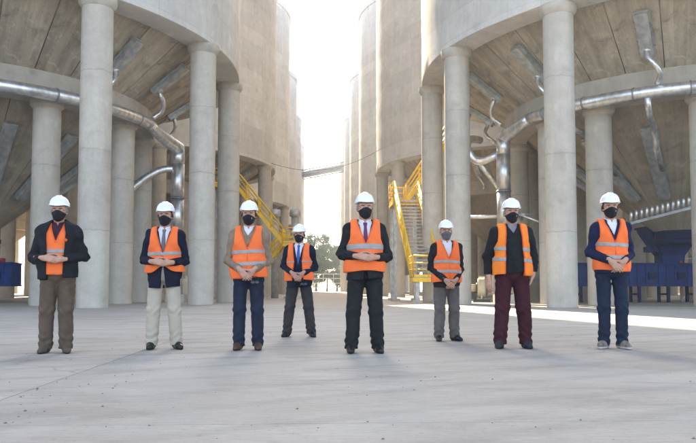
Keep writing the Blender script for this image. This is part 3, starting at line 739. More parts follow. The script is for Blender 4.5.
mat('skin', (.50, .275, .195), .5, var=.10, vscale=25, spec=.35)
mat('helmet_white', (.80, .81, .83), .28, spec=.5, coat=.3)
mat('helmet_badge', (.10, .22, .45), .4)
mat('mask_black', (.012, .012, .014), .8, bump=.1, bscale=300)
mat('mask_grey', (.11, .11, .125), .8, bump=.1, bscale=300)
mat('print_white', (.7, .7, .7), .7)
mat('hair_dark', (.03, .02, .014), .7, var=.4, vscale=60, stretch=(1, 1, .2))
mat('hair_grey', (.22, .20, .18), .7, var=.4, vscale=60, stretch=(1, 1, .2))
mat('eye_white', (.65, .62, .58), .3); mat('eye_dark', (.015, .01, .008), .2)
mat('vest_orange', (.95, .175, .045), .75, var=.07, vscale=6, bump=.12, bscale=220)
mat('vest_orange_amber', (.95, .23, .03), .75, var=.07, vscale=6, bump=.12, bscale=220)
mat('reflective', (.33, .32, .31), .5, .1, var=.12, vscale=14)
mat('vest_trim', (.80, .12, .03), .75)
def cloth(n, c, v=.18, b=.22, r=.9): return mat(n, c, r, 0, var=v, vscale=11, bump=b, bscale=180, spec=.15)
cloth('black_fleece', (.018, .019, .022)); cloth('navy_wool', (.013, .016, .030)); cloth('black_wool', (.02, .02, .023)); cloth('taupe_knit', (.25, .185, .13))
cloth('navy_knit', (.016, .020, .050)); cloth('black_knit', (.018, .018, .019)); cloth('charcoal_jacket', (.022, .020, .020))
cloth('brown_cord', (.115, .082, .060)); cloth('beige_chino', (.47, .42, .34), .05); cloth('navy_chino', (.022, .027, .048)); cloth('grey_wool', (.045, .044, .043))
cloth('black_trouser', (.021, .021, .023)); cloth('grey_trouser', (.13, .115, .105)); cloth('maroon_chino', (.055, .016, .022)); cloth('dark_denim', (.018, .026, .048))
cloth('white_shirt', (.72, .72, .74), .05); cloth('grey_shirt', (.22, .22, .25)); cloth('dark_shirt', (.05, .02, .03))
mat('blue_tie', (.03, .10, .36), .5); mat('purple_tie', (.16, .03, .11), .5); mat('grey_tie', (.14, .14, .15), .6)
mat('black_leather', (.013, .012, .012), .35, spec=.5); mat('brown_leather', (.085, .045, .028), .45, spec=.4); mat('brown_suede', (.11, .08, .06), .95)
mat('sneaker_dark', (.03, .032, .036), .8); mat('sneaker_beige', (.30, .26, .21), .8, color2=(.09, .08, .07), vscale=18); mat('sole_pale', (.5, .48, .45), .7); mat('sole_dark', (.02, .02, .02), .7)
mat('lens', (.02, .02, .025), .1, spec=.6)

HP = np.array((0, .012, 1.50))                    # head pivot on the neck
def head_prims():
    return [(ell((0, .012, 1.655), (.076, .096, .092)), .02), (ell((0, -.018, 1.578), (.060, .074, .068)), .045), (ell((0, -.045, 1.548), (.036, .045, .032)), .03),
            (cap((0, -.088, 1.637), (0, -.112, 1.597), .010, .015), .018), (cap((-.05, -.058, 1.662), (.05, -.058, 1.662), .022), .022),
            (ell((-.079, .020, 1.625), (.011, .020, .033)), .008), (ell((.079, .020, 1.625), (.011, .020, .033)), .008),
            (ell((-.036, -.062, 1.600), (.026, .026, .024)), .02), (ell((.036, -.062, 1.600), (.026, .026, .024)), .02),
            (cap((-.018, -.088, 1.562), (.018, -.088, 1.562), .009), .012)]
def head_field(step, infl=0):
    F = Field(rg(-.12, .12, step), rg(-.16, .15, step), rg(1.46, 1.80, step))
    for p, k in head_prims(): F.add(p, k, infl)
    return F
# helmet, mask, hair, eyes: built once in head space (origin at the neck pivot), shared by everyone
def shift(me):
    me.transform(Matrix.Translation(-Vector(HP))); return me
hx = Field(rg(-.155, .155, .0042), rg(-.21, .18, .0042), rg(1.64, 1.82, .0042))
def dome(rx, ry, rz, zc=1.680, p=2.35):
    return lambda X, Y, Z: ((np.abs(X / rx)**p + np.abs((Y - .012) / ry)**p + np.abs((Z - zc) / rz)**p)**(1 / p) - 1) * .11
hx.add((dome(.106, .137, .118), np.array((-.12, -.15, 1.66)), np.array((.12, .17, 1.81))), .004)
hx.add((lambda X, Y, Z: np.maximum(np.sqrt(X**2 + 0*Z) - .028 - 0*Y, dome(.110, .141, .126)(X, Y, Z)), np.array((-.05, -.15, 1.7)), np.array((.05, .17, 1.82))), .010)
hx.clip(lambda X, Y, Z: 1.682 - Z + 0 * X * Y)
def brim(X, Y, Z):
    a = np.where(Y < .0, .176, .146); q = np.sqrt((X / .111)**2 + ((Y - .01) / a)**2); d = (q - 1) * .113
    zc = 1.684 - .020 * np.clip((-Y - .09) / .09, 0, 1)**1.5 - .09 * (X * X)
    return np.maximum(d, np.abs(Z - zc) - .0055)
hx.add((brim, np.array((-.15, -.2, 1.64)), np.array((.15, .18, 1.70))), .010)
hx.carve(ell((0, .012, 1.655), (.094, .126, .122)), .003)
for sx in (-1, 1):                               # side slots
    hx.add(ell((sx * .104, .012, 1.705), (.008, .03, .012)), .006)
helmet_me = shift(hx.mesh('helmet', 'helmet_white'))
bd = Field(rg(-.03, .03, .002), rg(-.16, -.08, .002), rg(1.70, 1.76, .002)); bd.add((dome(.1075, .1385, .1195), np.array((-.1, -.2, 1.6)), np.array((.1, .1, 1.8))), .004)
bd.clip(lambda X, Y, Z: np.maximum(np.abs(X) - .016, np.abs(Z - 1.728) - .008) + 0 * Y); bd.clip(lambda X, Y, Z: -dome(.104, .135, .116)(X, Y, Z))
badge_me = shift(bd.mesh('badge', 'helmet_badge'))
mk = head_field(.0040, .0065)
mk.clip(lambda X, Y, Z: np.maximum(np.maximum(Z - (1.628 - 5.5 * X * X), 1.508 + .45 * np.abs(X) - Z), Y - .002 + 0 * Z))
mk.add(cap((-.066, -.004, 1.603), (-.083, .022, 1.628), .003), .002); mk.add(cap((.066, -.004, 1.603), (.083, .022, 1.628), .003), .002)
mk.add(ell((0, -.098, 1.588), (.026, .020, .030)), .03); mk.add(ell((0, -.052, 1.535), (.042, .044, .030)), .03)
mask_me = shift(mk.mesh('face_mask', 'mask_black')); maskg_me = mask_me.copy(); maskg_me.materials[0] = MATS['mask_grey']
mp = head_field(.0025, .0085); mp.clip(lambda X, Y, Z: np.maximum(np.abs(X - .040) - .007, np.abs(Z - 1.585) - .011) + 0 * Y); mp.clip(lambda X, Y, Z: Y + .02 + 0 * X * Z)
mprint_me = shift(mp.mesh('mask_print', 'print_white'))
hr = head_field(.0045, .006)
hr.clip(lambda X, Y, Z: np.minimum(np.maximum(.025 - Y, 1.565 - Z), np.maximum(np.maximum(np.abs(Y - .005) - .02, 1.615 - Z), .068 - np.abs(X))) + 0 * X); hr.clip(lambda X, Y, Z: Z - 1.70 + 0 * X * Y)
hair_me = shift(hr.mesh('hair', 'hair_dark')); hairg_me = hair_me.copy(); hairg_me.materials[0] = MATS['hair_grey']
br = head_field(.003, .003); br.clip(lambda X, Y, Z: np.maximum(np.abs(Z - 1.652 + 3 * (np.abs(X) - .032)**2) - .0045, np.abs(np.abs(X) - .034) - .017) + 0 * Y); br.clip(lambda X, Y, Z: Y + .03 + 0 * X * Z)
brow_me = shift(br.mesh('eyebrows', 'hair_dark'))
ey = MB()
def ball(b, c, r, n=10):
    b.lathe([(max(.0002, r * math.sin(math.pi * j / n)), c[2] + r * math.cos(math.pi * j / n)) for j in range(n + 1)], 12, c=(c[0], c[1])); return b
eye_me = ball(MB(), (0, 0, 0), .0125).mesh('eye', 'eye_white'); iris_me = ball(MB(), (0, -.0085, 0), .0062).mesh('iris', 'eye_dark')
gl = MB()
for s in (-1, 1):
    gl.tube([Vector((s * .033 + .024 * math.cos(q), -.098 + .02 * abs(math.cos(q)) * (1 if s * math.cos(q) > 0 else 0), .131 + .017 * math.sin(q))) for q in [2 * math.pi * k / 16 for k in range(17)]], .0022, 6)
    gl.tube([(s * .057, -.080, .136), (s * .079, .0, .132)], .002, 6)
gl.tube([(-.009, -.1, .135), (.009, -.1, .135)], .002, 6)
glasses_me = gl.mesh('glasses', 'dark_steel')

def hand_caps(w, f, n, tside, curl=(.35, .5, .4), thumb=.5, sp=1.0):
    """w wrist, f direction of the fingers, n palm normal, tside +1/-1 picks the thumb side"""
    w = np.array(w, float); f = np.array(f, float); f /= np.linalg.norm(f); n = np.array(n, float); n -= f * (n @ f); n /= np.linalg.norm(n)
    t = np.cross(f, n) * tside; out = []
    out.append((cap(w - f * .03, w + f * .02, .027, .026), .02))
    lens = [(.044, .027, .021), (.049, .031, .023), (.045, .029, .022), (.035, .022, .019)]
    for i, off in enumerate((.030, .010, -.010, -.029)):
        kn = w + f * (.094 - (.004, 0, .005, .014)[i]) + t * off * sp
        out.append((cap(w + f * .018 + t * off * .62, kn, .0145, .0118), .014))
        p = kn; ang = 0; r = .0098 if i < 3 else .0086
        for L, c in zip(lens[i], curl):
            ang += c * (1 + .06 * i); d = f * math.cos(ang) + n * math.sin(ang) + t * off * .6 * (1 if ang < 1 else .2)
            d /= np.linalg.norm(d); q = p + d * L; out.append((cap(p, q, r, r - .0009), .005)); p = q; r -= .0009
    p = w + f * .022 + t * .030; d = t * .62 + f * .70 + n * .32
    for L, r in ((.042, .0135), (.034, .0112), (.026, .0100)):
        d = d / np.linalg.norm(d); q = p + d * L; out.append((cap(p, q, r, r - .001), .008)); p = q; d = d * .75 + f * .25 + n * .28 * thumb - t * .15 * thumb
    return out

def wrinkle(seed, amp, fz=34, fx=16):
    r = random.Random(seed); a, b, c, d = [r.uniform(0, 6.28) for _ in range(4)]
    def f(X, Y, Z):
        q = np.sin(fz * Z + 2.2 * np.sin(fx * X + a) + 1.8 * np.sin(14 * Y + b) + c)
        q2 = np.sin(fz * .55 * Z + 21 * X - 13 * Y + d + 1.5 * np.sin(9 * Z + b)); return amp * (.6 * q + .6 * q2) * np.clip(.5 + .5 * np.sin(7 * Z + 9 * X + a), .15, 1)
    return f
def torso_prims(g, bl):
    return [(ell((0, .005, 1.28), (.168 * g, .118 * g, .19)), .02), (ell((0, -.012 - .03 * (bl - 1), 1.07), (.150 * g, .118 * g * bl, .19)), .08), (ell((0, .008, .93), (.165 * g, .122 * g, .13)), .08),
            (cap((-.150 * g, .012, 1.388), (.150 * g, .012, 1.388), .060), .07), (cap((-.06, .015, 1.44), (.06, .015, 1.44), .040), .06), (ell((-.075, -.055, 1.30), (.075, .052, .07)), .05), (ell((.075, -.055, 1.30), (.075, .052, .07)), .05)]
def add_torso(F, g, bl, infl):
    for p, k in torso_prims(g, bl): F.add(p, k, infl)
def ecyl(rx, ry, y0, z0, z1, flare=0.0):
    def f(X, Y, Z):
        s = 1 + flare * np.clip((z1 - Z) / (z1 - z0), 0, 1); q = np.sqrt((X / (rx * s))**2 + ((Y - y0) / (ry * s))**2)
        return np.maximum((q - 1) * min(rx, ry), np.maximum(z0 - Z, Z - z1))
    m = 1 + flare
    return f, np.array((-rx * m, y0 - ry * m, z0)), np.array((rx * m, y0 + ry * m, z1))

person_group = 'men in orange vests and white helmets'
def person(spec):
    pos = spec['pos']; H = spec['H']; sc = H / 1.80; g = spec.get('g', 1.0); bl = spec.get('bl', 1.0); seed = spec['seed']
    hyaw = spec.get('head', 0.0)
    legs = {}
    for s in (-1, 1):
        fx = spec['feet'][0 if s < 0 else 1]; fy = spec.get('feety', (0, 0))[0 if s < 0 else 1]
        hip = np.array((s * .088, .012, .90)); an = np.array((fx, .045 + fy, .085)); kn = hip * .48 + an * .52 + np.array((s * .004, -.028, 0)); legs[s] = (hip, kn, an)
    arms = {}
    for s in (-1, 1):
        a = spec['arms'][0 if s < 0 else 1]; rj = random.Random(seed * 3 + s); a = (np.array(a[0]) + np.array((s * rj.uniform(-.012, .012), rj.uniform(-.01, .03), rj.uniform(-.02, .025))), a[1])
        arms[s] = (np.array((s * .174 * g, .014, 1.382)), np.array(a[0], float), np.array(a[1], float))
    c, sn = math.cos(-hyaw), math.sin(-hyaw)
    def tf(X, Y, Z):
        x, y = X - HP[0], Y - HP[1]; return c * x - sn * y + HP[0], sn * x + c * y + HP[1], Z
    # ---- body (one continuous mesh): feet, legs, torso, arms, hands, neck, head
    zz = np.concatenate([np.arange(-.02, .72, .012), np.arange(.72, 1.18, .0055), np.arange(1.18, 1.46, .009), np.arange(1.46, 1.80, .0048)])
    F = Field(rg(-.40, .40, .0058), rg(-.37, .20, .0058), zz)
    for s in (-1, 1):
        h, k, a = legs[s]; F.add(cap(h, k, .064, .046), .03); F.add(cap(k, a, .044, .030), .02); F.add(cap(a + np.array((0, .01, -.035)), a + np.array((0, -.07, -.045)), .024, .018), .02)
    add_torso(F, g * .93, bl * .96, -.028)
    F.add(cap((0, .020, 1.40), (0, .012, 1.54), .058, .054), .05)
    for s in (-1, 1):
        sh, el, wr = arms[s]; F.add(cap(sh, el, .050, .040), .03); F.add(cap(el, wr, .040, .026), .015)
    for p, k in head_prims(): F.add(p, k, 0, tf)
    for s in (-1, 1):
        ex = np.array((s * .033, -.088, 1.634)); x, y = ex[0] - HP[0], ex[1] - HP[1]
        ex = (c * x + sn * y + HP[0], -sn * x + c * y + HP[1], ex[2]); F.carve(ell(ex, (.017, .013, .009)), .008)
    for s in (-1, 1):
        h = spec['hands'][0 if s < 0 else 1]
        if h is None: continue
        B2 = Field(F.xs, F.ys, F.zs) if False else None
        for p, k in hand_caps(arms[s][2], *h): F.add(p, k)
    body = F.mesh('person', 'skin')
    root = put('person', body, None, pos, spec.get('rz', 0), scale=sc); tag(root, spec['label'], 'person', person_group)
    hr_ = dict(rot=(0, 0, hyaw)); hl = tuple(HP)
    hm = put('helmet', helmet_me, root, (hl[0], hl[1], hl[2] + .007 + spec.get('hz', 0)), rot=(spec.get('htilt', 0), 0, hyaw)); put('badge', badge_me, hm)
    mk_ = put('face_mask', maskg_me if spec.get('greymask') else mask_me, root, hl, **hr_)
    if spec.get('mprint'): put('mask_print', mprint_me, mk_)
    put('hair', hairg_me if spec.get('greyhair') else hair_me, root, hl, **hr_); put('eyebrows', brow_me, root, hl, **hr_)
    for s in (-1, 1):
        v = Vector((s * .033, -.081, .1345)); v.rotate(Matrix.Rotation(hyaw, 3, 'Z')); e = put('eye', eye_me, root, Vector(hl) + v, **hr_); put('iris', iris_me, e)
    if spec.get('glasses'): put('glasses', glasses_me, root, hl, **hr_)
    # ---- shoes
    for s in (-1, 1):
        h, k, a = legs[s]; an = spec['toe'][0 if s < 0 else 1]; d = np.array((math.sin(an), -math.cos(an), 0)); b0 = np.array((a[0], a[1], 0))
        sneaker = spec.get('sneaker', False)
        G = Field(rg(a[0] - .2, a[0] + .2, .006), rg(a[1] - .28, a[1] + .13, .006), rg(-.01, .17, .006))
        hw = .036 if not sneaker else .041
        heel = b0 + np.array((0, 0, .045)) - d * .035; mid = b0 + d * .085 + np.array((0, 0, .040)); toe = b0 + d * .165 + np.array((0, 0, .030))
        G.add(cap(heel, mid, hw + .002, hw + .004), .02); G.add(cap(mid, toe, hw + .005, .030 if not sneaker else .034), .03); G.add(cap(heel + np.array((0, 0, .02)), a + np.array((0, 0, .03)), .042, .044), .04); G.add(cap(a + np.array((0, 0, .0)), mid + np.array((0, 0, .012)), .036, .030), .03)
        top = G.F.copy(); G.clip(lambda X, Y, Z: .016 - Z + 0 * X * Y); G.bump(lambda X, Y, Z: .0015 * np.sin(90 * Y + 60 * Z) + 0 * X)
        sh = put('shoe', G.mesh('shoe', spec['shoe']), root)
        G.F = top - (.004 if not sneaker else .006); G.clip(lambda X, Y, Z: np.maximum(.003 - Z, Z - (.018 if not sneaker else .028)) + 0 * X * Y)
        put('sole', G.mesh('sole', 'sole_pale' if spec.get('palesole') else 'sole_dark'), sh)
    # ---- trousers
    T = Field(rg(-.34, .34, .008), rg(-.22, .24, .008), rg(.0, 1.06, .0085))
    for p, k in torso_prims(g, bl)[1:3]: T.add(p, k, .008)
    lg = spec.get('leg', 1.0)
    for s in (-1, 1):
        h, k, a = legs[s]
        T.add(cap(h + np.array((s * .004, .005, .02)), k, .098 * lg, .078 * lg), .035); T.add(cap(k, np.array((a[0], a[1] - .012, .03)), .078 * lg, .070 * lg), .02)
    T.bump(wrinkle(seed, .006, 16, 12)); T.bump(wrinkle(seed + 3, .0022, 60, 36)); T.bump(lambda X, Y, Z: .0065 * np.exp(-((Z - .14) / .10)**2) * np.sin(75 * Z + 3 * np.sin(25 * X + seed) + 2 * np.sin(20 * Y) + (2.3 + seed) * (X > 0)) + .006 * np.exp(-((Z - .47) / .07)**2) * np.sin(60 * Z + 4 * np.sin(22 * X + seed) + (1.3 + seed) * (X > 0)))
    T.bump(lambda X, Y, Z: .006 * np.exp(-((Z - .82) / .06)**2) * np.sin(70 * Z - 40 * np.abs(X)) + 0 * Y)
    T.clip(lambda X, Y, Z: np.maximum(.045 + .25 * np.clip(-Y - .0, 0, .1) - Z, Z - spec.get('waist', 1.02)) + 0 * X)
    put('trousers', T.mesh('trousers', spec['trouser']), root)
    # ---- shirt and tie
    def upper(step=.0075, z0=.70): return Field(rg(-.42, .42, step), rg(-.36, .24, step), rg(z0, 1.54, step))
    if spec.get('shirt'):
        U = Field(rg(-.24, .24, .0075), rg(-.24, .2, .0075), rg(.88, 1.54, .0075)); add_torso(U, g, bl, .002)
        U.add(cap((0, .016, 1.43), (0, .006, 1.505), .068, .066), .01); U.clip(lambda X, Y, Z: np.maximum(.90 - Z, Z - (1.505 + .30 * Y)) + 0 * X)
        U.clip(lambda X, Y, Z: np.maximum(np.minimum(.014 + (Z - 1.455) * .35 - np.abs(X), Z + 10), np.maximum(Y + .02, 1.455 - Z)) * -1 if False else -np.maximum(np.abs(X) - (Z - 1.452) * .45, np.maximum(Y + .03, 1.445 - Z)))
        put('shirt', U.mesh('shirt', spec['shirt']), root)
        if spec.get('tie'):
            U = Field(rg(-.06, .06, .005), rg(-.26, .0, .005), rg(.98, 1.50, .006)); add_torso(U, g, bl, .010); U.add(cap((0, .016, 1.43), (0, .006, 1.48), .071, .069), .01)
            U.clip(lambda X, Y, Z: np.maximum(np.abs(X) - np.where(Z > 1.425, .020 + .12 * (Z - 1.425), .016 + .055 * (1.425 - Z)), np.maximum(Z - 1.462, Y + .02)))
            put('tie', U.mesh('tie', spec['tie']), root)
    # ---- jacket or sweater
    jo = spec.get('jinf', .018); hem = spec['hem']
    J = upper(); add_torso(J, g, bl, jo)
    J.add(ecyl(.168 * g + jo * .9, .130 * g * max(1, bl * .97) + jo * .6, .0, hem, 1.06, spec.get('flare', .06)), .06)
    ar = spec.get('sleeve', 1.0)
    for s in (-1, 1):
        sh, el, wr = arms[s]; wv = wr - (wr - el) / np.linalg.norm(wr - el) * spec.get('cuffback', .012)
        J.add(cap(sh, el, .070 * ar, .056 * ar), .045); J.add(cap(el, wv, .056 * ar, .041 * ar), .02)
    wk = wrinkle(seed + 5, 1.0, 30, 20); J.bump(lambda X, Y, Z: wk(X, Y, Z) * (spec.get('jw', .004) + .0065 * np.clip((np.abs(X) - .16) / .04, 0, 1))); J.bump(wrinkle(seed + 17, .0025, 70, 40))
    for s in (-1, 1):                                # folds bunching at the elbow
        el = arms[s][1]; sh = arms[s][0]
        J.bump(lambda X, Y, Z: .009 * np.exp(-((X - el[0])**2 + (Y - el[1])**2 + (Z - el[2])**2) / .006) * np.sin(95 * (Z * .8 + X * .5 * s) + 2 * np.sin(30 * Y)))
        wr = arms[s][2]; d = (wr - el) / np.linalg.norm(wr - el); J.clip(lambda X, Y, Z: np.where((X - wr[0])**2 + (Y - wr[1])**2 + (Z - wr[2])**2 < .0075, ((X - wr[0]) * d[0] + (Y - wr[1]) * d[1] + (Z - wr[2]) * d[2]) + .004, -1))
    J.clip(lambda X, Y, Z: hem - Z + .02 * np.sin(7 * X) + 0 * Y)
    neck = spec.get('neck', .078)
    if spec.get('collar'): 
        J.add(cap((0, .022, 1.42), (0, .024, 1.50), .098, .092), .03); J.clip(lambda X, Y, Z: Z - (1.515 + .40 * Y) + 0 * X)
    J.clip(lambda X, Y, Z: np.where(Z > 1.36, neck - np.sqrt(X**2 + (Y - .012)**2), -1))
    op = spec['open']                               # list of (z, half width) from the bottom up
    zo = [q[0] for q in op]; wo = [q[1] for q in op]
    J.clip(lambda X, Y, Z: np.minimum(np.interp(Z, zo, wo) - np.abs(X), -.03 - Y))
    if spec.get('lapel'):
        Fj = J.F.copy(); K = Field(J.xs, J.ys, J.zs); K.F = Fj - .007
        zb = spec['button']
        K.clip(lambda X, Y, Z: np.maximum(np.maximum(np.abs(X) - (np.interp(Z, zo, wo) + .055 * np.clip((Z - zb) / .18, 0, 1)), zb - Z), np.maximum(Y + .035, Z - 1.44)))
        J.F = np.minimum(J.F, K.F)
    jk = put('jacket' if spec.get('lapel') or spec.get('collar') else 'sweater', J.mesh('jacket', spec['top']), root)
    if spec.get('logo'):
        q = Field(rg(.06, .14, .004), rg(-.3, 0, .004), rg(1.22, 1.34, .004)); add_torso(q, g, bl, jo + .008); q.clip(lambda X, Y, Z: np.maximum(np.abs(X - .115) + .8 * np.abs(Z - 1.285) - .017, Y + .04)); put('logo', q.mesh('logo', 'vest_trim'), jk)
    # ---- vest
    V = Field(rg(-.27, .27, .0072), rg(-.30, .24, .0072), rg(.78, 1.50, .0072)); vi = spec['vinf'] + .006; vh = spec['vhem']
    add_torso(V, g, bl, vi); V.add(ecyl(.170 * g + vi * .95, .134 * g * max(1, bl * .98) + vi * .7, -.004, vh, 1.08, spec.get('vflare', .07)), .06)
    V.bump(wrinkle(seed + 9, spec.get('vw', .0075), 24, 20)); V.bump(wrinkle(seed + 31, .003 if not spec.get('vw') else .001, 60, 33)); V.bump(lambda X, Y, Z: .004 * np.sin(60 * X + 8 * Z + seed) * np.clip((1.1 - Z) * 4, 0, 1) + 0 * Y)
    V.clip(lambda X, Y, Z: vh - Z + spec.get('vcurve', .0) * np.exp(-(X / .09)**2) * (Y < 0) + .012 * np.sin(11 * X + seed))
    ax_z = [.7, 1.06, 1.14, 1.28, 1.40, 1.5]; ax = [.4, .4, .225 * g, .166 * g, .160 * g, .160 * g]
    V.clip(lambda X, Y, Z: np.abs(X) - np.interp(Z, ax_z, ax) + 0 * Y)
    V.clip(lambda X, Y, Z: np.where(Z > 1.34, .088 - np.sqrt(X**2 + (Y - .02)**2), -1))
    vo_ = spec['vopen']; zv = [q[0] for q in vo_]; wv_ = [q[1] for q in vo_]
    V.clip(lambda X, Y, Z: np.minimum(np.interp(Z, zv, wv_) - np.abs(X), -.02 - Y))
    if spec['vinf'] > .02:                          # sleeves lie over the vest, so the cloth gives way to them
        for s in (-1, 1):
            sh, el, wr = arms[s]; md = sh * .35 + el * .65
            for cp in (cap(md, el, .058 * ar, .056 * ar), cap(el, wr, .056 * ar, .041 * ar)):
                G_ = V.grid(); V.F = np.maximum(V.F, (.001 - cp[0](*G_)).astype(np.float32))
    vs = put('safety_vest', V.mesh('safety_vest', spec.get('vmat', 'vest_orange')), root)
    for zc in spec['stripes']:
        Q = Field(V.xs, V.ys, rg(zc - .06, zc + .06, .006)); i0 = np.searchsorted(V.zs, Q.zs); i0 = np.clip(i0, 1, len(V.zs) - 1)
        t = (Q.zs - V.zs[i0 - 1]) / (V.zs[i0] - V.zs[i0 - 1]); Q.F = V.F[:, :, i0 - 1] * (1 - t) + V.F[:, :, i0] * t - .004
        Q.clip(lambda X, Y, Z: np.abs(Z - zc - .012 * np.sin(5 * X + seed)) - spec.get('sw', .023) + 0 * Y); put('reflective_stripe', Q.mesh('reflective_stripe', 'reflective'), vs)
    Q = Field(V.xs, V.ys, V.zs); Q.F = V.F - .0030
    Q.clip(lambda X, Y, Z: np.maximum(np.abs(np.abs(X) - np.interp(Z, zv, wv_) - .005) - .008, np.maximum(np.where(np.interp(Z, zv, wv_) < -.004, 1., -1.), Y + .03)))
    put('binding', Q.mesh('binding', 'vest_trim'), vs)
    if spec.get('zip'):
        Q = Field(rg(-.02, .02, .003), V.ys, V.zs); ii = np.clip(np.searchsorted(V.xs, Q.xs), 0, len(V.xs) - 1); Q.F = V.F[ii] - .003
        Q.clip(lambda X, Y, Z: np.maximum(np.abs(X) - .0055, Y + .03) + 0 * Z); put('zip', Q.mesh('zip', 'vest_trim'), vs)
    return root

def fpos(px, py): return ground_at(px, py)
# arm presets: (elbow, wrist); hands: (direction, palm normal, thumb side, curl, thumb)
def waist_clasp(z=1.06, dy=0.0, ex=.250, elz=1.09):
    return [((-ex, .03, elz), (-.098, -.24 - dy, z)), ((ex, .03, elz), (.098, -.212 - dy, z - .01))]
WH = [((.93, -.12, -.10), (.05, .9, -.35), 1, (.35, .6, .5), .5), ((-.93, -.10, -.06), (-.05, .9, -.35), -1, (.30, .45, .4), .5)]
def low_clasp(z=.97, ex=.232, elz=1.09, dy=0): return [((-ex, .035, elz), (-.078, -.232 - dy, z)), ((ex, .035, elz), (.082, -.205 - dy, z))]
LH = [((.66, -.16, -.72), (.15, .95, 0), 1, (.25, .45, .4), .5), ((-.66, -.06, -.72), (-.15, .95, 0), -1, (.25, .4, .4), .5)]
V_CLOSED = [(.7, -.1), (1.20, -.005), (1.44, .085), (1.5, .09)]
NOOPEN = [(.6, -.2), (1.37, -.1), (1.375, .0), (1.45, .05), (1.5, .06)]
SUIT = [(.6, .05), (.80, .03), (1.05, .004), (1.12, .004), (1.44, .075), (1.5, .08)]
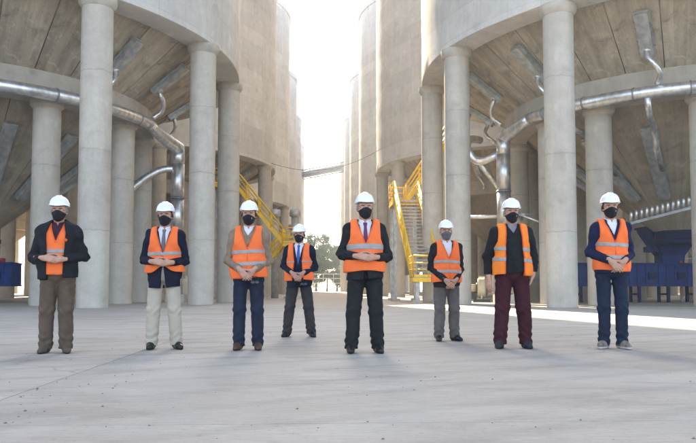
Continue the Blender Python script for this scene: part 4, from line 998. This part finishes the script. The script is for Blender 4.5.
people = [
 dict(label='man in black fleece jacket over an orange vest, brown corduroy trousers, far left', px=(56, 353), rz=.12, H=1.80, g=1.02, bl=1.04, feet=(-.125, .105), feety=(0, -.03), toe=(-.12, .30),
      arms=waist_clasp(1.075, 0, .282), hands=WH, trouser='brown_cord', shoe='brown_suede', top='black_fleece', hem=.845, open=[(.7, .085), (.9, .085), (1.2, .098), (1.36, .105), (1.5, .07)], collar=True, jw=.007, jinf=.033, sleeve=1.03,
      shirt='dark_shirt', vw=.003, vinf=.007, vhem=.90, vopen=[(.7, -.1), (1.25, -.005), (1.43, .06), (1.5, .07)], stripes=(1.17,), glasses=True, logo=True, head=.03, leg=1.06, greyhair=True, vcurve=.0),
 dict(label='man in navy blazer under an orange vest, beige trousers and black shoes', px=(163.5, 349.3), rz=.07, H=1.79, g=1.0, bl=1.05, feet=(-.15, .15), toe=(-.05, .45), arms=waist_clasp(1.06, .02), hands=WH,
      trouser='beige_chino', shoe='black_leather', top='navy_wool', hem=.745, open=SUIT, lapel=True, button=1.08, shirt='white_shirt', tie='grey_tie', vinf=.034, vhem=.93, vflare=.16, vcurve=.09,
      vopen=[(.7, .01), (1.16, .004), (1.42, .085), (1.5, .09)], stripes=(1.17,), head=-.04, leg=1.04),
 dict(label='man in taupe sweater and orange vest, navy trousers, hands clasped low', px=(248, 350), H=1.79, g=1.0, feet=(-.115, .115), toe=(-.15, .12), arms=low_clasp(.96), hands=LH, trouser='navy_chino', shoe='brown_leather',
      top='taupe_knit', hem=.90, open=NOOPEN, shirt='white_shirt', vinf=.032, vhem=.865, vopen=V_CLOSED, stripes=(1.18, 1.035), mprint=True, zip=True, head=.0, leg=.97),
 dict(label='smaller man standing farther back in dark suit, open orange vest and blue tie', px=(299, 337), rz=-.10, H=1.72, g=1.05, bl=1.08, feet=(-.20, .20), toe=(-.25, .35), arms=low_clasp(1.01, .25, 1.11), hands=LH, trouser='grey_wool', shoe='black_leather',
      top='navy_wool', hem=.79, open=SUIT, lapel=True, button=1.06, shirt='white_shirt', tie='blue_tie', vinf=.034, vhem=.90, vopen=[(.7, .10), (.95, .085), (1.2, .062), (1.42, .085), (1.5, .09)], stripes=(1.19,), sw=.012, mprint=True, head=-.05, hz=-.006, leg=1.05),
 dict(label='tall man in the centre in black suit, orange vest and purple tie', px=(365, 353), H=1.835, g=1.03, feet=(-.155, .145), toe=(-.08, .18), arms=waist_clasp(1.075, .01), hands=WH, trouser='black_trouser', shoe='black_leather',
      top='black_wool', hem=.82, open=SUIT, lapel=True, button=1.10, shirt='white_shirt', tie='purple_tie', vinf=.036, vhem=.91, vopen=V_CLOSED, stripes=(1.175,), sw=.032, head=.10, leg=1.05, greyhair=True, htilt=-.05),
 dict(label='shorter man with grey mask in charcoal jacket, orange vest and grey trousers', px=(447, 341), rz=.09, H=1.70, g=1.02, bl=1.04, feet=(-.115, .125), toe=(-.2, .35), arms=low_clasp(.90, .24, 1.07), hands=LH, trouser='grey_trouser', shoe='black_leather',
      top='charcoal_jacket', hem=.80, open=SUIT, lapel=True, button=1.10, shirt='white_shirt', vinf=.034, vhem=.875, vopen=V_CLOSED, stripes=(1.165, 1.02), greymask=True, greyhair=True, head=-.12, zip=True, leg=1.06),
 dict(label='heavyset man in black sweater with open orange vest and maroon trousers', px=(513, 348.3), rz=-.07, H=1.85, g=1.09, bl=1.16, feet=(-.15, .165), toe=(-.25, .05), arms=[((-.268, .05, 1.08), (-.285, -.03, .845)), ((.285, .06, 1.09), (.240, -.01, .87))],
      hands=[((-.02, -.12, -1), (.75, .6, 0), -1, (.3, .4, .35), .4), ((-.25, .05, -1), (-.9, .2, 0), 1, (.3, .4, .3), .4)], trouser='maroon_chino', shoe='sneaker_dark', sneaker=True, top='black_knit', hem=.90, open=NOOPEN, shirt='grey_shirt', vinf=.032, vhem=.875,
      vopen=[(.7, .115), (1.0, .112), (1.25, .10), (1.44, .085), (1.5, .09)], vmat='vest_orange_amber', stripes=(1.18, 1.05), mprint=True, head=.03, leg=1.10, sleeve=1.08, palesole=False, greyhair=True),
 dict(label='tallest man in navy sweater, orange vest, dark jeans and pale sneakers, far right', px=(613, 348.6), H=1.915, g=.93, feet=(-.085, .105), feety=(0, -.03), toe=(-.55, .15), arms=low_clasp(1.0, .215, 1.09), hands=LH, trouser='dark_denim', shoe='sneaker_beige', sneaker=True, palesole=True,
      top='navy_knit', hem=.88, open=[(.6, -.2), (1.27, -.01), (1.44, .055), (1.5, .06)], shirt='white_shirt', vinf=.032, vhem=.895, vopen=V_CLOSED, stripes=(1.195, 1.05), mprint=True, zip=True, head=-.10, leg=.92, rz=-.10),
]
for i, sp_ in enumerate(people):
    sp_['pos'] = ground_at(*sp_['px']); sp_['seed'] = 11 + 7 * i; sp_['root'] = person(sp_)
# dark goggles hanging from two pairs of hands
def goggles(i, off, label):
    r0 = people[i]['root']; p = r0.location + Matrix.Rotation(people[i].get('rz', 0), 3, 'Z') @ (Vector(off) * r0.scale[0])
    t = thing('goggles', label, 'goggles', p)
    MB().tube([Vector((.055 * math.cos(q) + .02, -.012 * math.sin(2 * q), .042 * math.sin(q) - .035)) for q in [2 * math.pi * k / 24 for k in range(25)]], .0045, 8, False).obj('strap', 'mask_black', t)
    for s in (0, 1): MB().lathe([(.001, -.004), (.022, -.004), (.025, 0), (.022, .004), (.001, .004)], 16).obj('lens', 'lens', t, (.0 + s * .05, -.018, -.062)).rotation_euler = (R(80), 0, 0)
goggles(2, (.075, -.235, .875), 'dark goggles dangling from the hands of the man in taupe sweater')
goggles(3, (.075, -.235, .905), 'dark goggles dangling from the hands of the man with blue tie')

# ================================================================ haze
hb = MB().box((-640, -640, -1.2), (640, 840, 46)); ho = hb.obj('haze', 'cable'); ho.data.materials.clear()
hm_ = bpy.data.materials.new('haze'); hm_.use_nodes = True; hn = hm_.node_tree; hn.nodes.remove(hn.nodes['Principled BSDF'])
pv = hn.nodes.new('ShaderNodeVolumePrincipled'); pv.inputs['Color'].default_value = (.84, .93, 1, 1); pv.inputs['Density'].default_value = .0013; pv.inputs['Anisotropy'].default_value = .1
hn.links.new(pv.outputs[0], hn.nodes['Material Output'].inputs['Volume']); ho.data.materials.append(hm_)
ho['kind'] = 'stuff'; ho['label'] = 'pale haze filling the air between the silos'
